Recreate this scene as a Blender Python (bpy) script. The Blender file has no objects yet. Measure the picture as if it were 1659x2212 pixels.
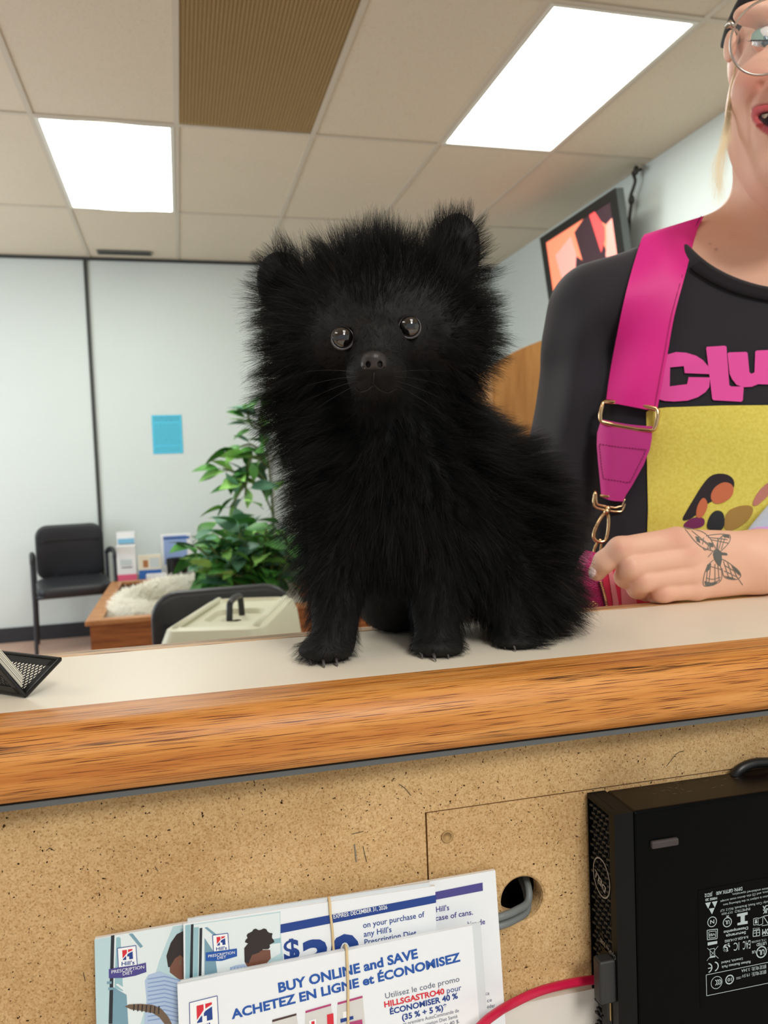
import bpy, bmesh, math, random
import numpy as np
from mathutils import Vector, Matrix
from mathutils.bvhtree import BVHTree
random.seed(7); RNG = np.random.default_rng(7)
SC = bpy.context.scene
COL = SC.collection
# ------------------------------------------------------------------ camera
W, H = 1659.0, 2212.0; CX, CY = W/2, H/2
_v1 = np.array([7200-CX, 770-CY, 0.]); _v2 = np.array([388-CX, 1035-CY, 0.])
F = math.sqrt(-(_v1 @ _v2)); _v1[2] = _v2[2] = F
_X = _v1/np.linalg.norm(_v1); _Y = _v2-_X*(_X@_v2); _Y /= np.linalg.norm(_Y); _Z = -np.cross(_X, _Y)
if _Z[1] > 0: _Z = -_Z
ROOM_ROT = 0.03                      # the room stands turned this much against the counter
_c, _s = math.cos(ROOM_ROT), math.sin(ROOM_ROT)
RC = np.array([[_c, -_s, 0], [_s, _c, 0], [0, 0, 1]]) @ np.array([_X, _Y, _Z])   # camera axes -> world
RR = np.array([_X, _Y, _Z])          # camera axes -> room frame
EYE = np.array([0, 0, 1.12])
LEDGE = 0.99; YP = 0.459             # counter top height, particle board plane
cam = bpy.data.objects.new('camera', bpy.data.cameras.new('camera')); COL.objects.link(cam)
m4 = Matrix.Identity(4); m3 = RC @ np.diag([1, -1, -1])
for i in range(3):
    for j in range(3): m4[i][j] = m3[i][j]
    m4[i][3] = EYE[i]
cam.matrix_world = m4
cam.data.sensor_fit = 'HORIZONTAL'; cam.data.sensor_width = 36; cam.data.lens = 36*F/W
cam.data.clip_start = 0.02; cam.data.clip_end = 60
cam.data.dof.use_dof = True; cam.data.dof.focus_distance = 0.50; cam.data.dof.aperture_fstop = 17
SC.camera = cam
# ------------------------------------------------------------------ light
SC.view_settings.view_transform = 'Standard'; SC.view_settings.look = 'None'
SC.view_settings.exposure = 0.0; SC.view_settings.gamma = 1; SC.view_settings.use_curve_mapping = False
wd = bpy.data.worlds.new('world'); SC.world = wd; wd.use_nodes = True
wd.node_tree.nodes['Background'].inputs[0].default_value = (0.86, 0.93, 1.0, 1)
wd.node_tree.nodes['Background'].inputs[1].default_value = 0.44
SC.cycles.use_denoising = True; SC.cycles.use_adaptive_sampling = True; SC.cycles.adaptive_threshold = .04; SC.cycles.max_bounces = 6; SC.cycles.diffuse_bounces = 4; SC.cycles.transparent_max_bounces = 16
SC.cycles.sample_clamp_indirect = 6
def area(name, loc, size, sy, power, col, rot=(0, 0, 0)):
    l = bpy.data.lights.new(name, 'AREA'); l.shape = 'RECTANGLE'; l.size = size; l.size_y = sy; l.energy = power; l.color = col
    o = bpy.data.objects.new(name, l); COL.objects.link(o)
    p = np.array([[_c, -_s, 0], [_s, _c, 0], [0, 0, 1]]) @ np.array(loc); o.location = p; o.rotation_euler = (rot[0], rot[1], rot[2]+ROOM_ROT); return o
WARM = (1, .975, .91)
area('unseen_ceiling_lamp', (0.4, -0.55, 2.72), .6, 1.2, 11, WARM)          # unseen office ceiling troffers, out of frame
area('unseen_ceiling_lamp', (-1.6, 0.6, 2.72), .6, 1.2, 8, WARM)
area('unseen_ceiling_lamp', (0.4, -2.0, 2.72), .6, 1.2, 74, WARM)  # added lamp behind the camera, lights the board and other front faces
area('unseen_ceiling_lamp', (-2.07, 4.3, 2.72), .6, 1.2, 15, WARM)  # added lamp out of frame, brightens the far wall and ceiling
area('daylight_window', (-3.3, 4.0, 1.4), 2.2, 1.9, 78, (.84, .92, 1), (0, math.radians(-112), 0))   # shop window left of the waiting room
LAMP_EMIT = 13.0
# ------------------------------------------------------------------ pixel helpers
def ray(px, py, R=RC): return R @ np.array([px-CX, py-CY, F])
def onY(px, py, y, R=RC): d = ray(px, py, R); return EYE+d*(y/d[1])
def onX(px, py, x, R=RC): d = ray(px, py, R); return EYE+d*(x/d[0])
def onZ(px, py, z, R=RC): d = ray(px, py, R); return EYE+d*((z-EYE[2])/d[2])
def dep(px, py, D, R=RC): return EYE+ray(px, py, R)*(D/F)
def camc(px, py, D): return np.array([(px-CX)/F*D, (py-CY)/F*D, D])
def proj(P):
    q = (np.asarray(P)-EYE) @ RC
    return q[..., 0]/q[..., 2]*F+CX, q[..., 1]/q[..., 2]*F+CY, q[..., 2]
# ------------------------------------------------------------------ materials
def lin(c):
    return tuple(((x/255)/12.92 if x/255 <= .04045 else ((x/255+.055)/1.055)**2.4) for x in c)+(1,)
MATS = {}
def mat(name, rgb=(128, 128, 128), rough=.6, metal=0, spec=.5, emit=0, sheen=0, sss=0, coat=0, trans=0, alpha=1):
    if name in MATS: return MATS[name]
    m = bpy.data.materials.new(name); m.use_nodes = True; b = m.node_tree.nodes['Principled BSDF']
    b.inputs['Base Color'].default_value = lin(rgb); b.inputs['Roughness'].default_value = rough
    b.inputs['Metallic'].default_value = metal; b.inputs['Specular IOR Level'].default_value = spec
    if emit: b.inputs['Emission Color'].default_value = lin(rgb); b.inputs['Emission Strength'].default_value = emit
    if sheen: b.inputs['Sheen Weight'].default_value = sheen
    if sss:
        b.inputs['Subsurface Weight'].default_value = sss; b.inputs['Subsurface Radius'].default_value = (.01, .004, .002); b.inputs['Subsurface Scale'].default_value = .6
    if coat: b.inputs['Coat Weight'].default_value = coat
    if trans: b.inputs['Transmission Weight'].default_value = trans
    b.inputs['Alpha'].default_value = alpha
    MATS[name] = m; return m
def nt(m): return m.node_tree, m.node_tree.nodes, m.node_tree.links, m.node_tree.nodes['Principled BSDF']
def coords(m, scale=(1, 1, 1), kind='Object', loc=(0, 0, 0), rot=(0, 0, 0)):
    t, N, L, b = nt(m); tc = N.new('ShaderNodeTexCoord'); mp = N.new('ShaderNodeMapping')
    mp.inputs['Scale'].default_value = scale; mp.inputs['Location'].default_value = loc; mp.inputs['Rotation'].default_value = rot
    L.new(tc.outputs[kind], mp.inputs[0]); return mp.outputs[0]
def noise(m, vec, scale, detail=3, rough=.5, dist=0):
    t, N, L, b = nt(m); n = N.new('ShaderNodeTexNoise'); n.inputs['Scale'].default_value = scale; n.inputs['Detail'].default_value = detail
    n.inputs['Roughness'].default_value = rough; n.inputs['Distortion'].default_value = dist; L.new(vec, n.inputs['Vector']); return n.outputs['Fac']
def voro(m, vec, scale, out='Color'):
    t, N, L, b = nt(m); n = N.new('ShaderNodeTexVoronoi'); n.inputs['Scale'].default_value = scale; L.new(vec, n.inputs['Vector']); return n.outputs[out]
def ramp(m, fac, stops, interp='LINEAR'):
    t, N, L, b = nt(m); r = N.new('ShaderNodeValToRGB'); r.color_ramp.interpolation = interp
    while len(r.color_ramp.elements) < len(stops): r.color_ramp.elements.new(.5)
    for e, (p, c) in zip(r.color_ramp.elements, stops): e.position = p; e.color = lin(c)
    L.new(fac, r.inputs[0]); return r.outputs[0]
def mix(m, fac, a, b_, mode='MIX'):
    t, N, L, b = nt(m); x = N.new('ShaderNodeMix'); x.data_type = 'RGBA'; x.blend_type = mode
    for s, k in ((fac, 0), (a, 6), (b_, 7)):
        if hasattr(s, 'links') or hasattr(s, 'is_linked'): L.new(s, x.inputs[k])
        else: x.inputs[k].default_value = s if k == 0 else lin(s)
    return x.outputs[2]
def setc(m, sock): m.node_tree.links.new(sock, nt(m)[3].inputs['Base Color'])
def bump(m, h, dist=.001, strength=.5):
    t, N, L, b = nt(m); x = N.new('ShaderNodeBump'); x.inputs['Distance'].default_value = dist; x.inputs['Strength'].default_value = strength
    L.new(h, x.inputs['Height']); L.new(x.outputs[0], b.inputs['Normal'])
# ------------------------------------------------------------------ mesh helpers
class MB:
    def __init__(s): s.v = []; s.f = []; s.mi = []; s.n = 0
    def add(s, v, f, mi=0):
        v = np.asarray(v, float).reshape(-1, 3); s.v.append(v)
        for q in f: s.f.append([int(i)+s.n for i in q]); s.mi.append(mi)
        s.n += len(v); return s
    def box(s, lo, hi, M=None, mi=0):
        lo = np.array(lo, float); hi = np.array(hi, float)
        v = np.array([[(lo, hi)[i][0], (lo, hi)[j][1], (lo, hi)[k][2]] for i in (0, 1) for j in (0, 1) for k in (0, 1)])
        if M is not None: v = v @ np.array(M)[:3, :3].T+np.array(M)[:3, 3]
        return s.add(v, [(0, 1, 3, 2), (4, 6, 7, 5), (0, 4, 5, 1), (2, 3, 7, 6), (0, 2, 6, 4), (1, 5, 7, 3)], mi)
    def tube(s, path, r, n=10, caps=True, mi=0, flat=1.0, up=None, closed=False):
        P = [np.array(p, float) for p in path]; m = len(P); rr = r if hasattr(r, '__len__') else [r]*m
        prev = None; V = []
        for i, p in enumerate(P):
            if closed: d = P[(i+1) % m]-P[i-1]
            else: d = P[min(i+1, m-1)]-P[max(i-1, 0)]
            d = d/(np.linalg.norm(d)+1e-12)
            if prev is None:
                a = np.array(up if up is not None else (0, 0, 1.)); 
                if abs(a@d) > .95: a = np.array([1., 0, 0])
            else: a = prev
            a = a-d*(a@d); a /= np.linalg.norm(a)+1e-12; prev = a; b = np.cross(d, a)
            for k in range(n):
                t = 2*math.pi*k/n; V.append(p+rr[i]*(math.cos(t)*a*flat+math.sin(t)*b))
        f = []
        for i in range(m if closed else m-1):
            j = (i+1) % m
            for k in range(n): f.append((i*n+k, i*n+(k+1) % n, j*n+(k+1) % n, j*n+k))
        if caps and not closed: f.append(tuple(range(n))[::-1]); f.append(tuple(range((m-1)*n, m*n)))
        return s.add(V, f, mi)
    def lathe(s, prof, c=(0, 0, 0), n=24, mi=0, M=None):
        V = []
        for r, z in prof:
            for k in range(n): t = 2*math.pi*k/n; V.append((r*math.cos(t), r*math.sin(t), z))
        V = np.array(V)
        if M is not None: V = V @ np.array(M)[:3, :3].T
        V = V+np.array(c); f = []
        for i in range(len(prof)-1):
            for k in range(n): f.append((i*n+k, i*n+(k+1) % n, (i+1)*n+(k+1) % n, (i+1)*n+k))
        f.append(tuple(range(n))[::-1]); f.append(tuple(range((len(prof)-1)*n, len(prof)*n)))
        return s.add(V, f, mi)
    def prism(s, poly, a, b, mi=0):
        """poly: (k,3) points; extruded from +a to +b (vectors)."""
        P = np.array(poly, float); k = len(P); V = np.vstack([P+np.array(a), P+np.array(b)])
        f = [tuple(range(k))[::-1], tuple(range(k, 2*k))]+[(i, (i+1) % k, (i+1) % k+k, i+k) for i in range(k)]
        return s.add(V, f, mi)
    def ellipsoid(s, c, r, n=16, m=10, mi=0, M=None):
        V = []
        for i in range(m+1):
            a = math.pi*i/m
            for k in range(n): t = 2*math.pi*k/n; V.append((r[0]*math.sin(a)*math.cos(t), r[1]*math.sin(a)*math.sin(t), r[2]*math.cos(a)))
        V = np.array(V)
        if M is not None: V = V @ np.array(M)[:3, :3].T
        f = [(i*n+k, (i+1)*n+k, (i+1)*n+(k+1) % n, i*n+(k+1) % n) for i in range(m) for k in range(n)]
        return s.add(V+np.array(c), f, mi)
BASE = {}
def tag(o, label, cat, group=None, kind=None):
    o['label'] = label; o['category'] = cat
    if group: o['group'] = group
    if kind: o['kind'] = kind
    return o
def thing(name, label, cat, loc=(0, 0, 0), group=None):
    o = bpy.data.objects.new(name, None); COL.objects.link(o); o.location = loc; o.empty_display_size = .02
    BASE[o.name] = np.array(loc, float); return tag(o, label, cat, group)
def mk(name, mb, mats, parent=None, smooth=False, bevel=0, seg=2, subsurf=0, label=None, auto=None, base=None):
    V = np.vstack(mb.v)
    if parent is not None: base = BASE[parent.name]
    elif base is None: lo, hi = V.min(0), V.max(0); base = np.array([(lo[0]+hi[0])/2, (lo[1]+hi[1])/2, lo[2]])
    else: base = np.array(base, float)
    me = bpy.data.meshes.new(name); me.from_pydata((V-base).tolist(), [], mb.f); me.validate()
    if not isinstance(mats, (list, tuple)): mats = [mats]
    for m in mats: me.materials.append(m)
    if len(mats) > 1 and len(me.polygons) == len(mb.mi): me.polygons.foreach_set('material_index', mb.mi)
    bm = bmesh.new(); bm.from_mesh(me); bmesh.ops.recalc_face_normals(bm, faces=bm.faces)
    bm.to_mesh(me); bm.free()
    if smooth: me.polygons.foreach_set('use_smooth', [True]*len(me.polygons))
    if auto:
        me.set_sharp_from_angle(angle=math.radians(auto))
    o = bpy.data.objects.new(name, me); COL.objects.link(o); BASE[o.name] = base
    if parent is not None: o.parent = parent
    else: o.location = base
    if bevel:
        b = o.modifiers.new('bevel', 'BEVEL'); b.width = bevel; b.segments = seg; b.limit_method = 'ANGLE'; b.angle_limit = math.radians(40)
        me.polygons.foreach_set('use_smooth', [True]*len(me.polygons)); b.harden_normals = True
    if subsurf: s_ = o.modifiers.new('sub', 'SUBSURF'); s_.levels = subsurf; s_.render_levels = subsurf
    if label: o['label'] = label
    return o
def struct(name, mb, mats, **k):
    o = mk(name, mb, mats, **k); o['kind'] = 'structure'; return o
ROOMOBJ = []
def room(o): ROOMOBJ.append(o); return o
def rotM(rz=0, ry=0, rx=0, loc=(0, 0, 0)): return np.array(Matrix.Translation(loc) @ Matrix.Rotation(rz, 4, 'Z') @ Matrix.Rotation(ry, 4, 'Y') @ Matrix.Rotation(rx, 4, 'X'))
def smoothpath(P, n=8):
    P = [np.array(p, float) for p in P]; Q = [2*P[0]-P[1]]+P+[2*P[-1]-P[-2]]; out = []
    for i in range(1, len(Q)-2):
        for k in range(n):
            t = k/n; out.append(.5*((2*Q[i])+(-Q[i-1]+Q[i+1])*t+(2*Q[i-1]-5*Q[i]+4*Q[i+1]-Q[i+2])*t*t+(-Q[i-1]+3*Q[i]-3*Q[i+1]+Q[i+2])*t**3))
    out.append(P[-1]); return out
# surface nets over a field given in camera axes (x right, y down, z forward)
def snets(Fv, lo, h):
    s = Fv < 0; nx, ny, nz = Fv.shape; cs = np.zeros((nx-1, ny-1, nz-1, 3), np.float32); cn = np.zeros((nx-1, ny-1, nz-1), np.int32); quads = []; edges = []
    for ax in range(3):
        A = [slice(None)]*3; B = [slice(None)]*3; A[ax] = slice(0, -1); B[ax] = slice(1, None)
        cr = s[tuple(A)] != s[tuple(B)]; idx = np.argwhere(cr); a = Fv[tuple(A)][cr]; b = Fv[tuple(B)][cr]; t = a/(a-b)
        P = idx.astype(np.float32); P[:, ax] += t; o1, o2 = [k for k in range(3) if k != ax]; edges.append((ax, idx, s[tuple(A)][cr]))
        for d1 in (0, 1):
            for d2 in (0, 1):
                c = idx.copy(); c[:, o1] -= d1; c[:, o2] -= d2
                ok = (c[:, o1] >= 0) & (c[:, o2] >= 0) & (c[:, o1] < cn.shape[o1]) & (c[:, o2] < cn.shape[o2])
                cc = c[ok]; np.add.at(cn, tuple(cc.T), 1); np.add.at(cs, tuple(cc.T), P[ok])
    m = cn > 0; ids = -np.ones(cn.shape, np.int64); ids[m] = np.arange(m.sum()); V = cs[m]/cn[m][:, None]
    for ax, idx, ins in edges:
        o1, o2 = [k for k in range(3) if k != ax]; ok = (idx[:, o1] > 0) & (idx[:, o2] > 0) & (idx[:, o1] < cn.shape[o1]) & (idx[:, o2] < cn.shape[o2])
        i = idx[ok]; q = []
        for d1, d2 in ((0, 0), (1, 0), (1, 1), (0, 1)):
            c = i.copy(); c[:, o1] -= d1; c[:, o2] -= d2; q.append(ids[tuple(c.T)])
        q = np.stack(q, 1); fl = ins[ok] ^ (ax == 1); q[fl] = q[fl][:, ::-1]; quads.append(q)
    return V*h+np.array(lo), np.vstack(quads)
def smin(a, b, k): hh = np.clip(.5+.5*(b-a)/k, 0, 1); return b*(1-hh)+a*hh-k*hh*(1-hh)
def ell(P, px, py, D, rx, ry, rz, ang=0):
    c = camc(px, py, D); q = P-c.astype(np.float32)
    if ang: ca, sa = math.cos(ang), math.sin(ang); q = np.stack([q[..., 0]*ca+q[..., 1]*sa, -q[..., 0]*sa+q[..., 1]*ca, q[..., 2]], -1)
    r = np.array([rx*D/F, ry*D/F, rz], np.float32); k0 = np.sqrt(((q/r)**2).sum(-1)); k1 = np.sqrt(((q/r**2)**2).sum(-1))+1e-9
    return k0*(k0-1)/k1
def cap(P, a, b, ra, rb):
    """a,b = (px,py,D); radii in metres"""
    A = camc(*a).astype(np.float32); B = camc(*b).astype(np.float32); d = B-A; t = np.clip(((P-A)@d)/(d@d), 0, 1)
    return np.sqrt(((P-A-t[..., None]*d)**2).sum(-1))-(ra+(rb-ra)*t)
def grid(lo, hi, h):
    ax = [np.arange(lo[i], hi[i]+h, h, dtype=np.float32) for i in range(3)]
    return np.stack(np.meshgrid(*ax, indexing='ij'), -1)
def towin(V): return V @ RC.T+EYE
def bvh(V, Q): return BVHTree.FromPolygons([tuple(v) for v in V], [tuple(q) for q in Q])
def inball(P, px, py, D, r): return np.sqrt(((P-camc(px, py, D).astype(np.float32))**2).sum(-1))-r
# ---- flat prints on a plane: everything on it is placed by where it stands on that plane
class Sheet:
    def __init__(s, o, n): s.o = np.array(o, float); s.n = np.array(n, float)/np.linalg.norm(n); s.k = 0
    def P(s, px, py, off=0):
        d = ray(px, py); t = ((s.o+s.n*off-EYE)@s.n)/(d@s.n); return EYE+d*t
    def poly(s, mb, pts, mi=0, off=.00015): mb.add([s.P(x, y, off) for x, y in pts], [tuple(range(len(pts)))], mi)
    def line(s, mb, a, b, w, mi=0, off=.00018):
        A, B = s.P(*a, off), s.P(*b, off); u = B-A; u /= np.linalg.norm(u); v = np.cross(s.n, u)*w/2; mb.add([A-v, B-v, B+v, A+v], [(0, 1, 2, 3)], mi)
    def path(s, mb, pts, w, mi=0, off=.00018, closed=False):
        for i in range(len(pts)-(0 if closed else 1)): s.line(mb, pts[i], pts[(i+1) % len(pts)], w, mi, off)
    def ring(s, mb, c, r, w, mi=0, off=.00018, ax=1.0, n=36, a0=0, a1=360):
        C = s.P(*c, off); up = np.array([0, 0, 1.]); u = np.cross(up, s.n); u /= np.linalg.norm(u); v = np.cross(s.n, u); V = []; f = []
        for k in range(n+1):
            t = math.radians(a0+(a1-a0)*k/n); d = ax*math.cos(t)*u+math.sin(t)*v; V += [C+d*(r-w/2), C+d*(r+w/2)]
        f = [(2*k, 2*k+1, 2*k+3, 2*k+2) for k in range(n)]; mb.add(V, f, mi)
    def text(s, mb, t, a, b, cap, mi=0, bold=0, off=.0002, shear=0):
        """text from baseline pixel a to baseline pixel b, capitals `cap` pixels tall"""
        V, f, w = glyphs(t, bold); A, B = s.P(*a, off), s.P(*b, off); L = np.linalg.norm(B-A); u = (B-A)/L; v = np.cross(s.n, u)
        hm = cap*np.linalg.norm(s.P(a[0], a[1]+1)-s.P(*a)); V = A+np.outer(V[:, 0]*L/w+shear*V[:, 1]*hm, u)+np.outer(V[:, 1]*hm, v); mb.add(V, f, mi)
_GL = {}
def glyphs(t, bold=0):
    if (t, bold) in _GL: return _GL[(t, bold)]
    c = bpy.data.curves.new('t', 'FONT'); c.body = t; c.size = 1; c.resolution_u = 3; c.offset = bold
    o = bpy.data.objects.new('t', c); me = o.to_mesh()
    V = np.array([v.co[:] for v in me.vertices]); f = [tuple(p.vertices) for p in me.polygons]
    o.to_mesh_clear(); bpy.data.objects.remove(o); bpy.data.curves.remove(c)
    V[:, 0] -= V[:, 0].min(); w = V[:, 0].max(); V = V[:, :2]/np.array([1, .71]); _GL[(t, bold)] = (V, f, w); return _GL[(t, bold)]
WHITE = mat('white_ink', (244, 246, 248), .5); NAVY = mat('navy_ink', (24, 62, 140), .5); RED = mat('red_ink', (214, 40, 56), .5)
BLUE = mat('blue_ink', (28, 84, 168), .5); PURPLE = mat('purple_ink', (74, 68, 140), .5); GREYINK = mat('grey_ink', (92, 100, 122), .5); SILVER = mat('label_ink', (176, 190, 194), .5)
# ================================================================== THE ROOM
XW, YW, ZC = 2.55, 6.0, 2.74; XL, YB = -3.4, -2.6
GX = [-2.99, -2.38, -1.775, -1.165, -.55, .068, .70, 1.335, 1.96, 2.55]; GY = [-2.3, -1.09, .115, 1.325, 2.53, 3.735, 4.945, 6.0]
m_tile = mat('mineral_ceiling_tile', (224, 214, 196), .95, spec=.1)
v = coords(m_tile, (1, 1, 1)); sp = ramp(m_tile, noise(m_tile, v, 130, 5, .75), [(.30, (150, 134, 108)), (.42, (218, 207, 186)), (.7, (228, 218, 200))])
setc(m_tile, mix(m_tile, noise(m_tile, v, 2, 2), sp, (226, 214, 194))); bump(m_tile, noise(m_tile, v, 130, 5, .75), .002, .6)
m_tbar = mat('ceiling_grid_bar', (206, 196, 178), .5)
m_wall = mat('wall_panel_paint', (216, 224, 221), .75, spec=.2)
m_dark = mat('dark_trim', (58, 60, 58), .6); m_base = mat('baseboard_vinyl', (44, 46, 52), .5)
m_carpet = mat('carpet', (160, 128, 112), 1, spec=0); v = coords(m_carpet); setc(m_carpet, ramp(m_carpet, noise(m_carpet, v, 160, 3), [(.3, (166, 136, 122)), (.7, (206, 178, 162))]))
b = MB(); b.box((XL, YB, -.1), (XW+.1, YW+.1, 0)); room(struct('floor', b, m_carpet))
b = MB(); b.box((XL, YW, 0), (XW+.1, YW+.1, ZC)); room(struct('wall_back', b, m_wall))
b = MB(); b.box((XW, YB, 0), (XW+.1, YW, ZC)); room(struct('wall_right', b, m_wall))
b = MB(); b.box((XL-.1, YB, 0), (XL, YW, .5)); b.box((XL-.1, YB, 2.4), (XL, YW, ZC)); b.box((XL-.1, 4.9, .5), (XL, YW, 2.4)); b.box((XL-.1, YB, .5), (XL, 2.2, 2.4)); room(struct('wall_left', b, m_wall))
# ceiling: tiles between the bars, leaving out the two lights and the return grille
LIGHTS = [(-.55, .068, 3.735, 4.945), (1.335, 1.96, 2.53, 3.735)]; GRILLE = (.068, .70, 2.53, 3.735)
b = MB()
for i in range(len(GX)-1):
    for j in range(len(GY)-1):
        c = (GX[i], GX[i+1], GY[j], GY[j+1])
        if c in LIGHTS or c == GRILLE: continue
        b.box((c[0]+.006, c[2]+.006, ZC+.002), (c[1]-.006, c[3]-.006, ZC+.02))
b.box((XL, YB, ZC+.16), (XW, YW, ZC+.18)); b.box((XL, YB, ZC), (GX[0]-.01, YW, ZC+.02))
room(struct('ceiling', b, m_tile))
b = MB()
for x in GX: b.box((x-.012, YB, ZC-.003), (x+.012, YW, ZC+.004))
for y in GY: b.box((GX[0], y-.012, ZC-.0035), (XW, y+.012, ZC+.0035))
room(struct('trim_1', b, m_tbar))
b = MB(); b.box((XL, YW-.02, ZC-.022), (XW, YW-.001, ZC-.004)); room(struct('trim_2', b, m_dark))
b = MB(); b.box((-.59, YW-.012, .1), (-.565, YW-.001, ZC-.022)); room(struct('trim_3', b, m_dark))
m_seam = mat('grey_panel_seam', (150, 152, 148), .6)
b = MB(); b.box((.672, YW-.010, .1), (.695, YW-.001, ZC-.022)); room(struct('trim_4', b, m_seam))
b = MB(); b.box((XL, YW-.022, 0), (XW, YW-.001, .105)); room(struct('baseboard_back', b, m_base))
b = MB(); b.box((XW-.022, YB, 0), (XW-.001, YW-.022, .105)); room(struct('baseboard_right', b, m_base))
# ceiling lights
m_diff = mat('lit_diffuser', (250, 255, 248), .5, emit=LAMP_EMIT); m_frame = mat('light_frame', (226, 224, 214), .4)
for k, (x0, x1, y0, y1) in enumerate(LIGHTS):
    t = thing('ceiling_light', ['lit rectangular ceiling light with a sagging diffuser above the waiting chair', 'large lit rectangular ceiling light nearest the person'][k], 'ceiling light', ((x0+x1)/2, (y0+y1)/2, ZC)); room(t)
    b = MB()
    for lo, hi in (((x0+.012, y0+.012), (x0+.03, y1-.012)), ((x1-.03, y0+.012), (x1-.012, y1-.012)), ((x0+.03, y0+.012), (x1-.03, y0+.03)), ((x0+.03, y1-.03), (x1-.03, y1-.012))):
        b.box((lo[0], lo[1], ZC-.006), (hi[0], hi[1], ZC+.05))
    mk('light_frame', b, m_frame, t)
    b = MB(); V = []; nx, ny = 14, 22
    for i in range(nx+1):
        for j in range(ny+1):
            u, w = i/nx, j/ny; sag = (.030 if k == 0 else .006)*math.sin(math.pi*u)*(.45*(k == 0)+.55*math.sin(math.pi*w))
            V.append((x0+.028+(x1-x0-.056)*u, y0+.028+(y1-y0-.056)*w, ZC+.004-sag))
    b.add(V, [(i*(ny+1)+j, i*(ny+1)+j+1, (i+1)*(ny+1)+j+1, (i+1)*(ny+1)+j) for i in range(nx) for j in range(ny)]); mk('light_diffuser', b, m_diff, t, smooth=True)
# brown egg crate return grille
m_crate = mat('brown_eggcrate', (196, 168, 118), .5)
x0, x1, y0, y1 = GRILLE; t = room(thing('ceiling_vent', 'brown egg-crate return air grille set in the ceiling', 'vent', ((x0+x1)/2, (y0+y1)/2, ZC)))
b = MB(); n = 42
for i in range(1, n): x = x0+.012+(x1-x0-.024)*i/n; b.box((x-.0014, y0+.012, ZC-.001), (x+.0014, y1-.012, ZC+.012))
n = 82
for i in range(1, n): y = y0+.012+(y1-y0-.024)*i/n; b.box((x0+.012, y-.0014, ZC-.001), (x1-.012, y+.0014, ZC+.012))
mk('grille', b, m_crate, t)
b = MB(); b.box((x0+.012, y0+.012, ZC+.014), (x1-.012, y1-.012, ZC+.02)); mk('backing', b, mat('grille_backing', (176, 150, 102), .8), t)
# slot diffuser
t = room(thing('slot_vent', 'small dark slot air vent in the ceiling by the back wall', 'vent', (-.30, 5.83, ZC-.004)))
b = MB(); b.box((-.48, 5.79, ZC-.008), (-.11, 5.80, ZC-.0035)); b.box((-.48, 5.88, ZC-.008), (-.11, 5.89, ZC-.0035)); b.box((-.48, 5.80, ZC-.008), (-.47, 5.88, ZC-.0035)); b.box((-.12, 5.80, ZC-.008), (-.11, 5.88, ZC-.0035)); mk('vent_frame', b, mat('vent_grey', (120, 118, 108), .5), t)
b = MB(); b.box((-.47, 5.80, ZC-.006), (-.12, 5.88, ZC-.0036)); mk('vent_slot', b, mat('vent_black', (38, 38, 36), .6), t)
# blue notice
def rsheet(plane_y): return lambda px, py: onY(px, py, plane_y, RR)
P = rsheet(YW-.002); m_bluep = mat('blue_paper', (88, 196, 226), .8)
m_pencil = mat('faded_dark_ink', (70, 130, 152), .8)
t = room(thing('notice', 'bright blue paper notice stuck on the back wall', 'notice', onY(362, 981, YW-.004, RR)))
q = [P(327, 897), P(392, 896), P(396, 979), P(331, 981)]
b = MB(); b.prism(q, (0, -.001, 0), (0, 0, 0)); mk('paper', b, m_bluep, t)
b = MB(); q = np.array(q)
for k in range(15):
    w = .08+.84*k/14; a = q[0]*(1-w)+q[3]*w; c = q[1]*(1-w)+q[2]*w; x = .08
    while x < .9:
        l = random.uniform(.05, .16); A = a+(c-a)*x; B = a+(c-a)*min(x+l, .93); hgt = .006 if k > 1 else .011; x += l+.025
        if k in (2, 12) : continue
        b.add([A+(0, -.0015, 0), B+(0, -.0015, 0), B+(0, -.0015, hgt*.55), A+(0, -.0015, hgt*.55)], [(0, 1, 2, 3)])
mk('notice_text', b, m_pencil, t)
# ---------------------------------------------------------------- waiting chairs
m_vinyl = mat('black_vinyl', (40, 42, 47), .45); m_ctube = mat('charcoal_tube', (62, 64, 70), .4, metal=.4)
def rrect(w, h, r, n=6):
    out = []
    for cx_, cy_, a0 in ((w/2-r, h/2-r, 0), (-w/2+r, h/2-r, 90), (-w/2+r, -h/2+r, 180), (w/2-r, -h/2+r, 270)):
        for k in range(n+1): t_ = math.radians(a0+90*k/n); out.append((cx_+r*math.cos(t_), cy_+r*math.sin(t_)))
    return out
def cushion(mb, w, h, th, r, M, bow=0.0, crown=.012):
    """rounded pillow slab: w x h, in local xz, thickness along local y"""
    rings = [(.93, -.5), (.985, -.36), (1, -.1), (1, .1), (.985, .36), (.93, .5), (.7, .5+crown/th), (.35, .5+1.4*crown/th)]
    V = []; o = rrect(w, h, r); k = len(o)
    for s_, y in [(.35, -.5), (.7, -.5)]+rings:
        for x, z in o: V.append((x*s_, y*th-bow*(1-(2*x*s_/w)**2), z*s_))
    V = np.array(V) @ np.array(M)[:3, :3].T+np.array(M)[:3, 3]; nr = len(rings)+2
    f = [(i*k+j, i*k+(j+1) % k, (i+1)*k+(j+1) % k, (i+1)*k+j) for i in range(nr-1) for j in range(k)]
    f += [tuple(range(k))[::-1], tuple(range((nr-1)*k, nr*k))]; mb.add(V, f)
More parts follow.
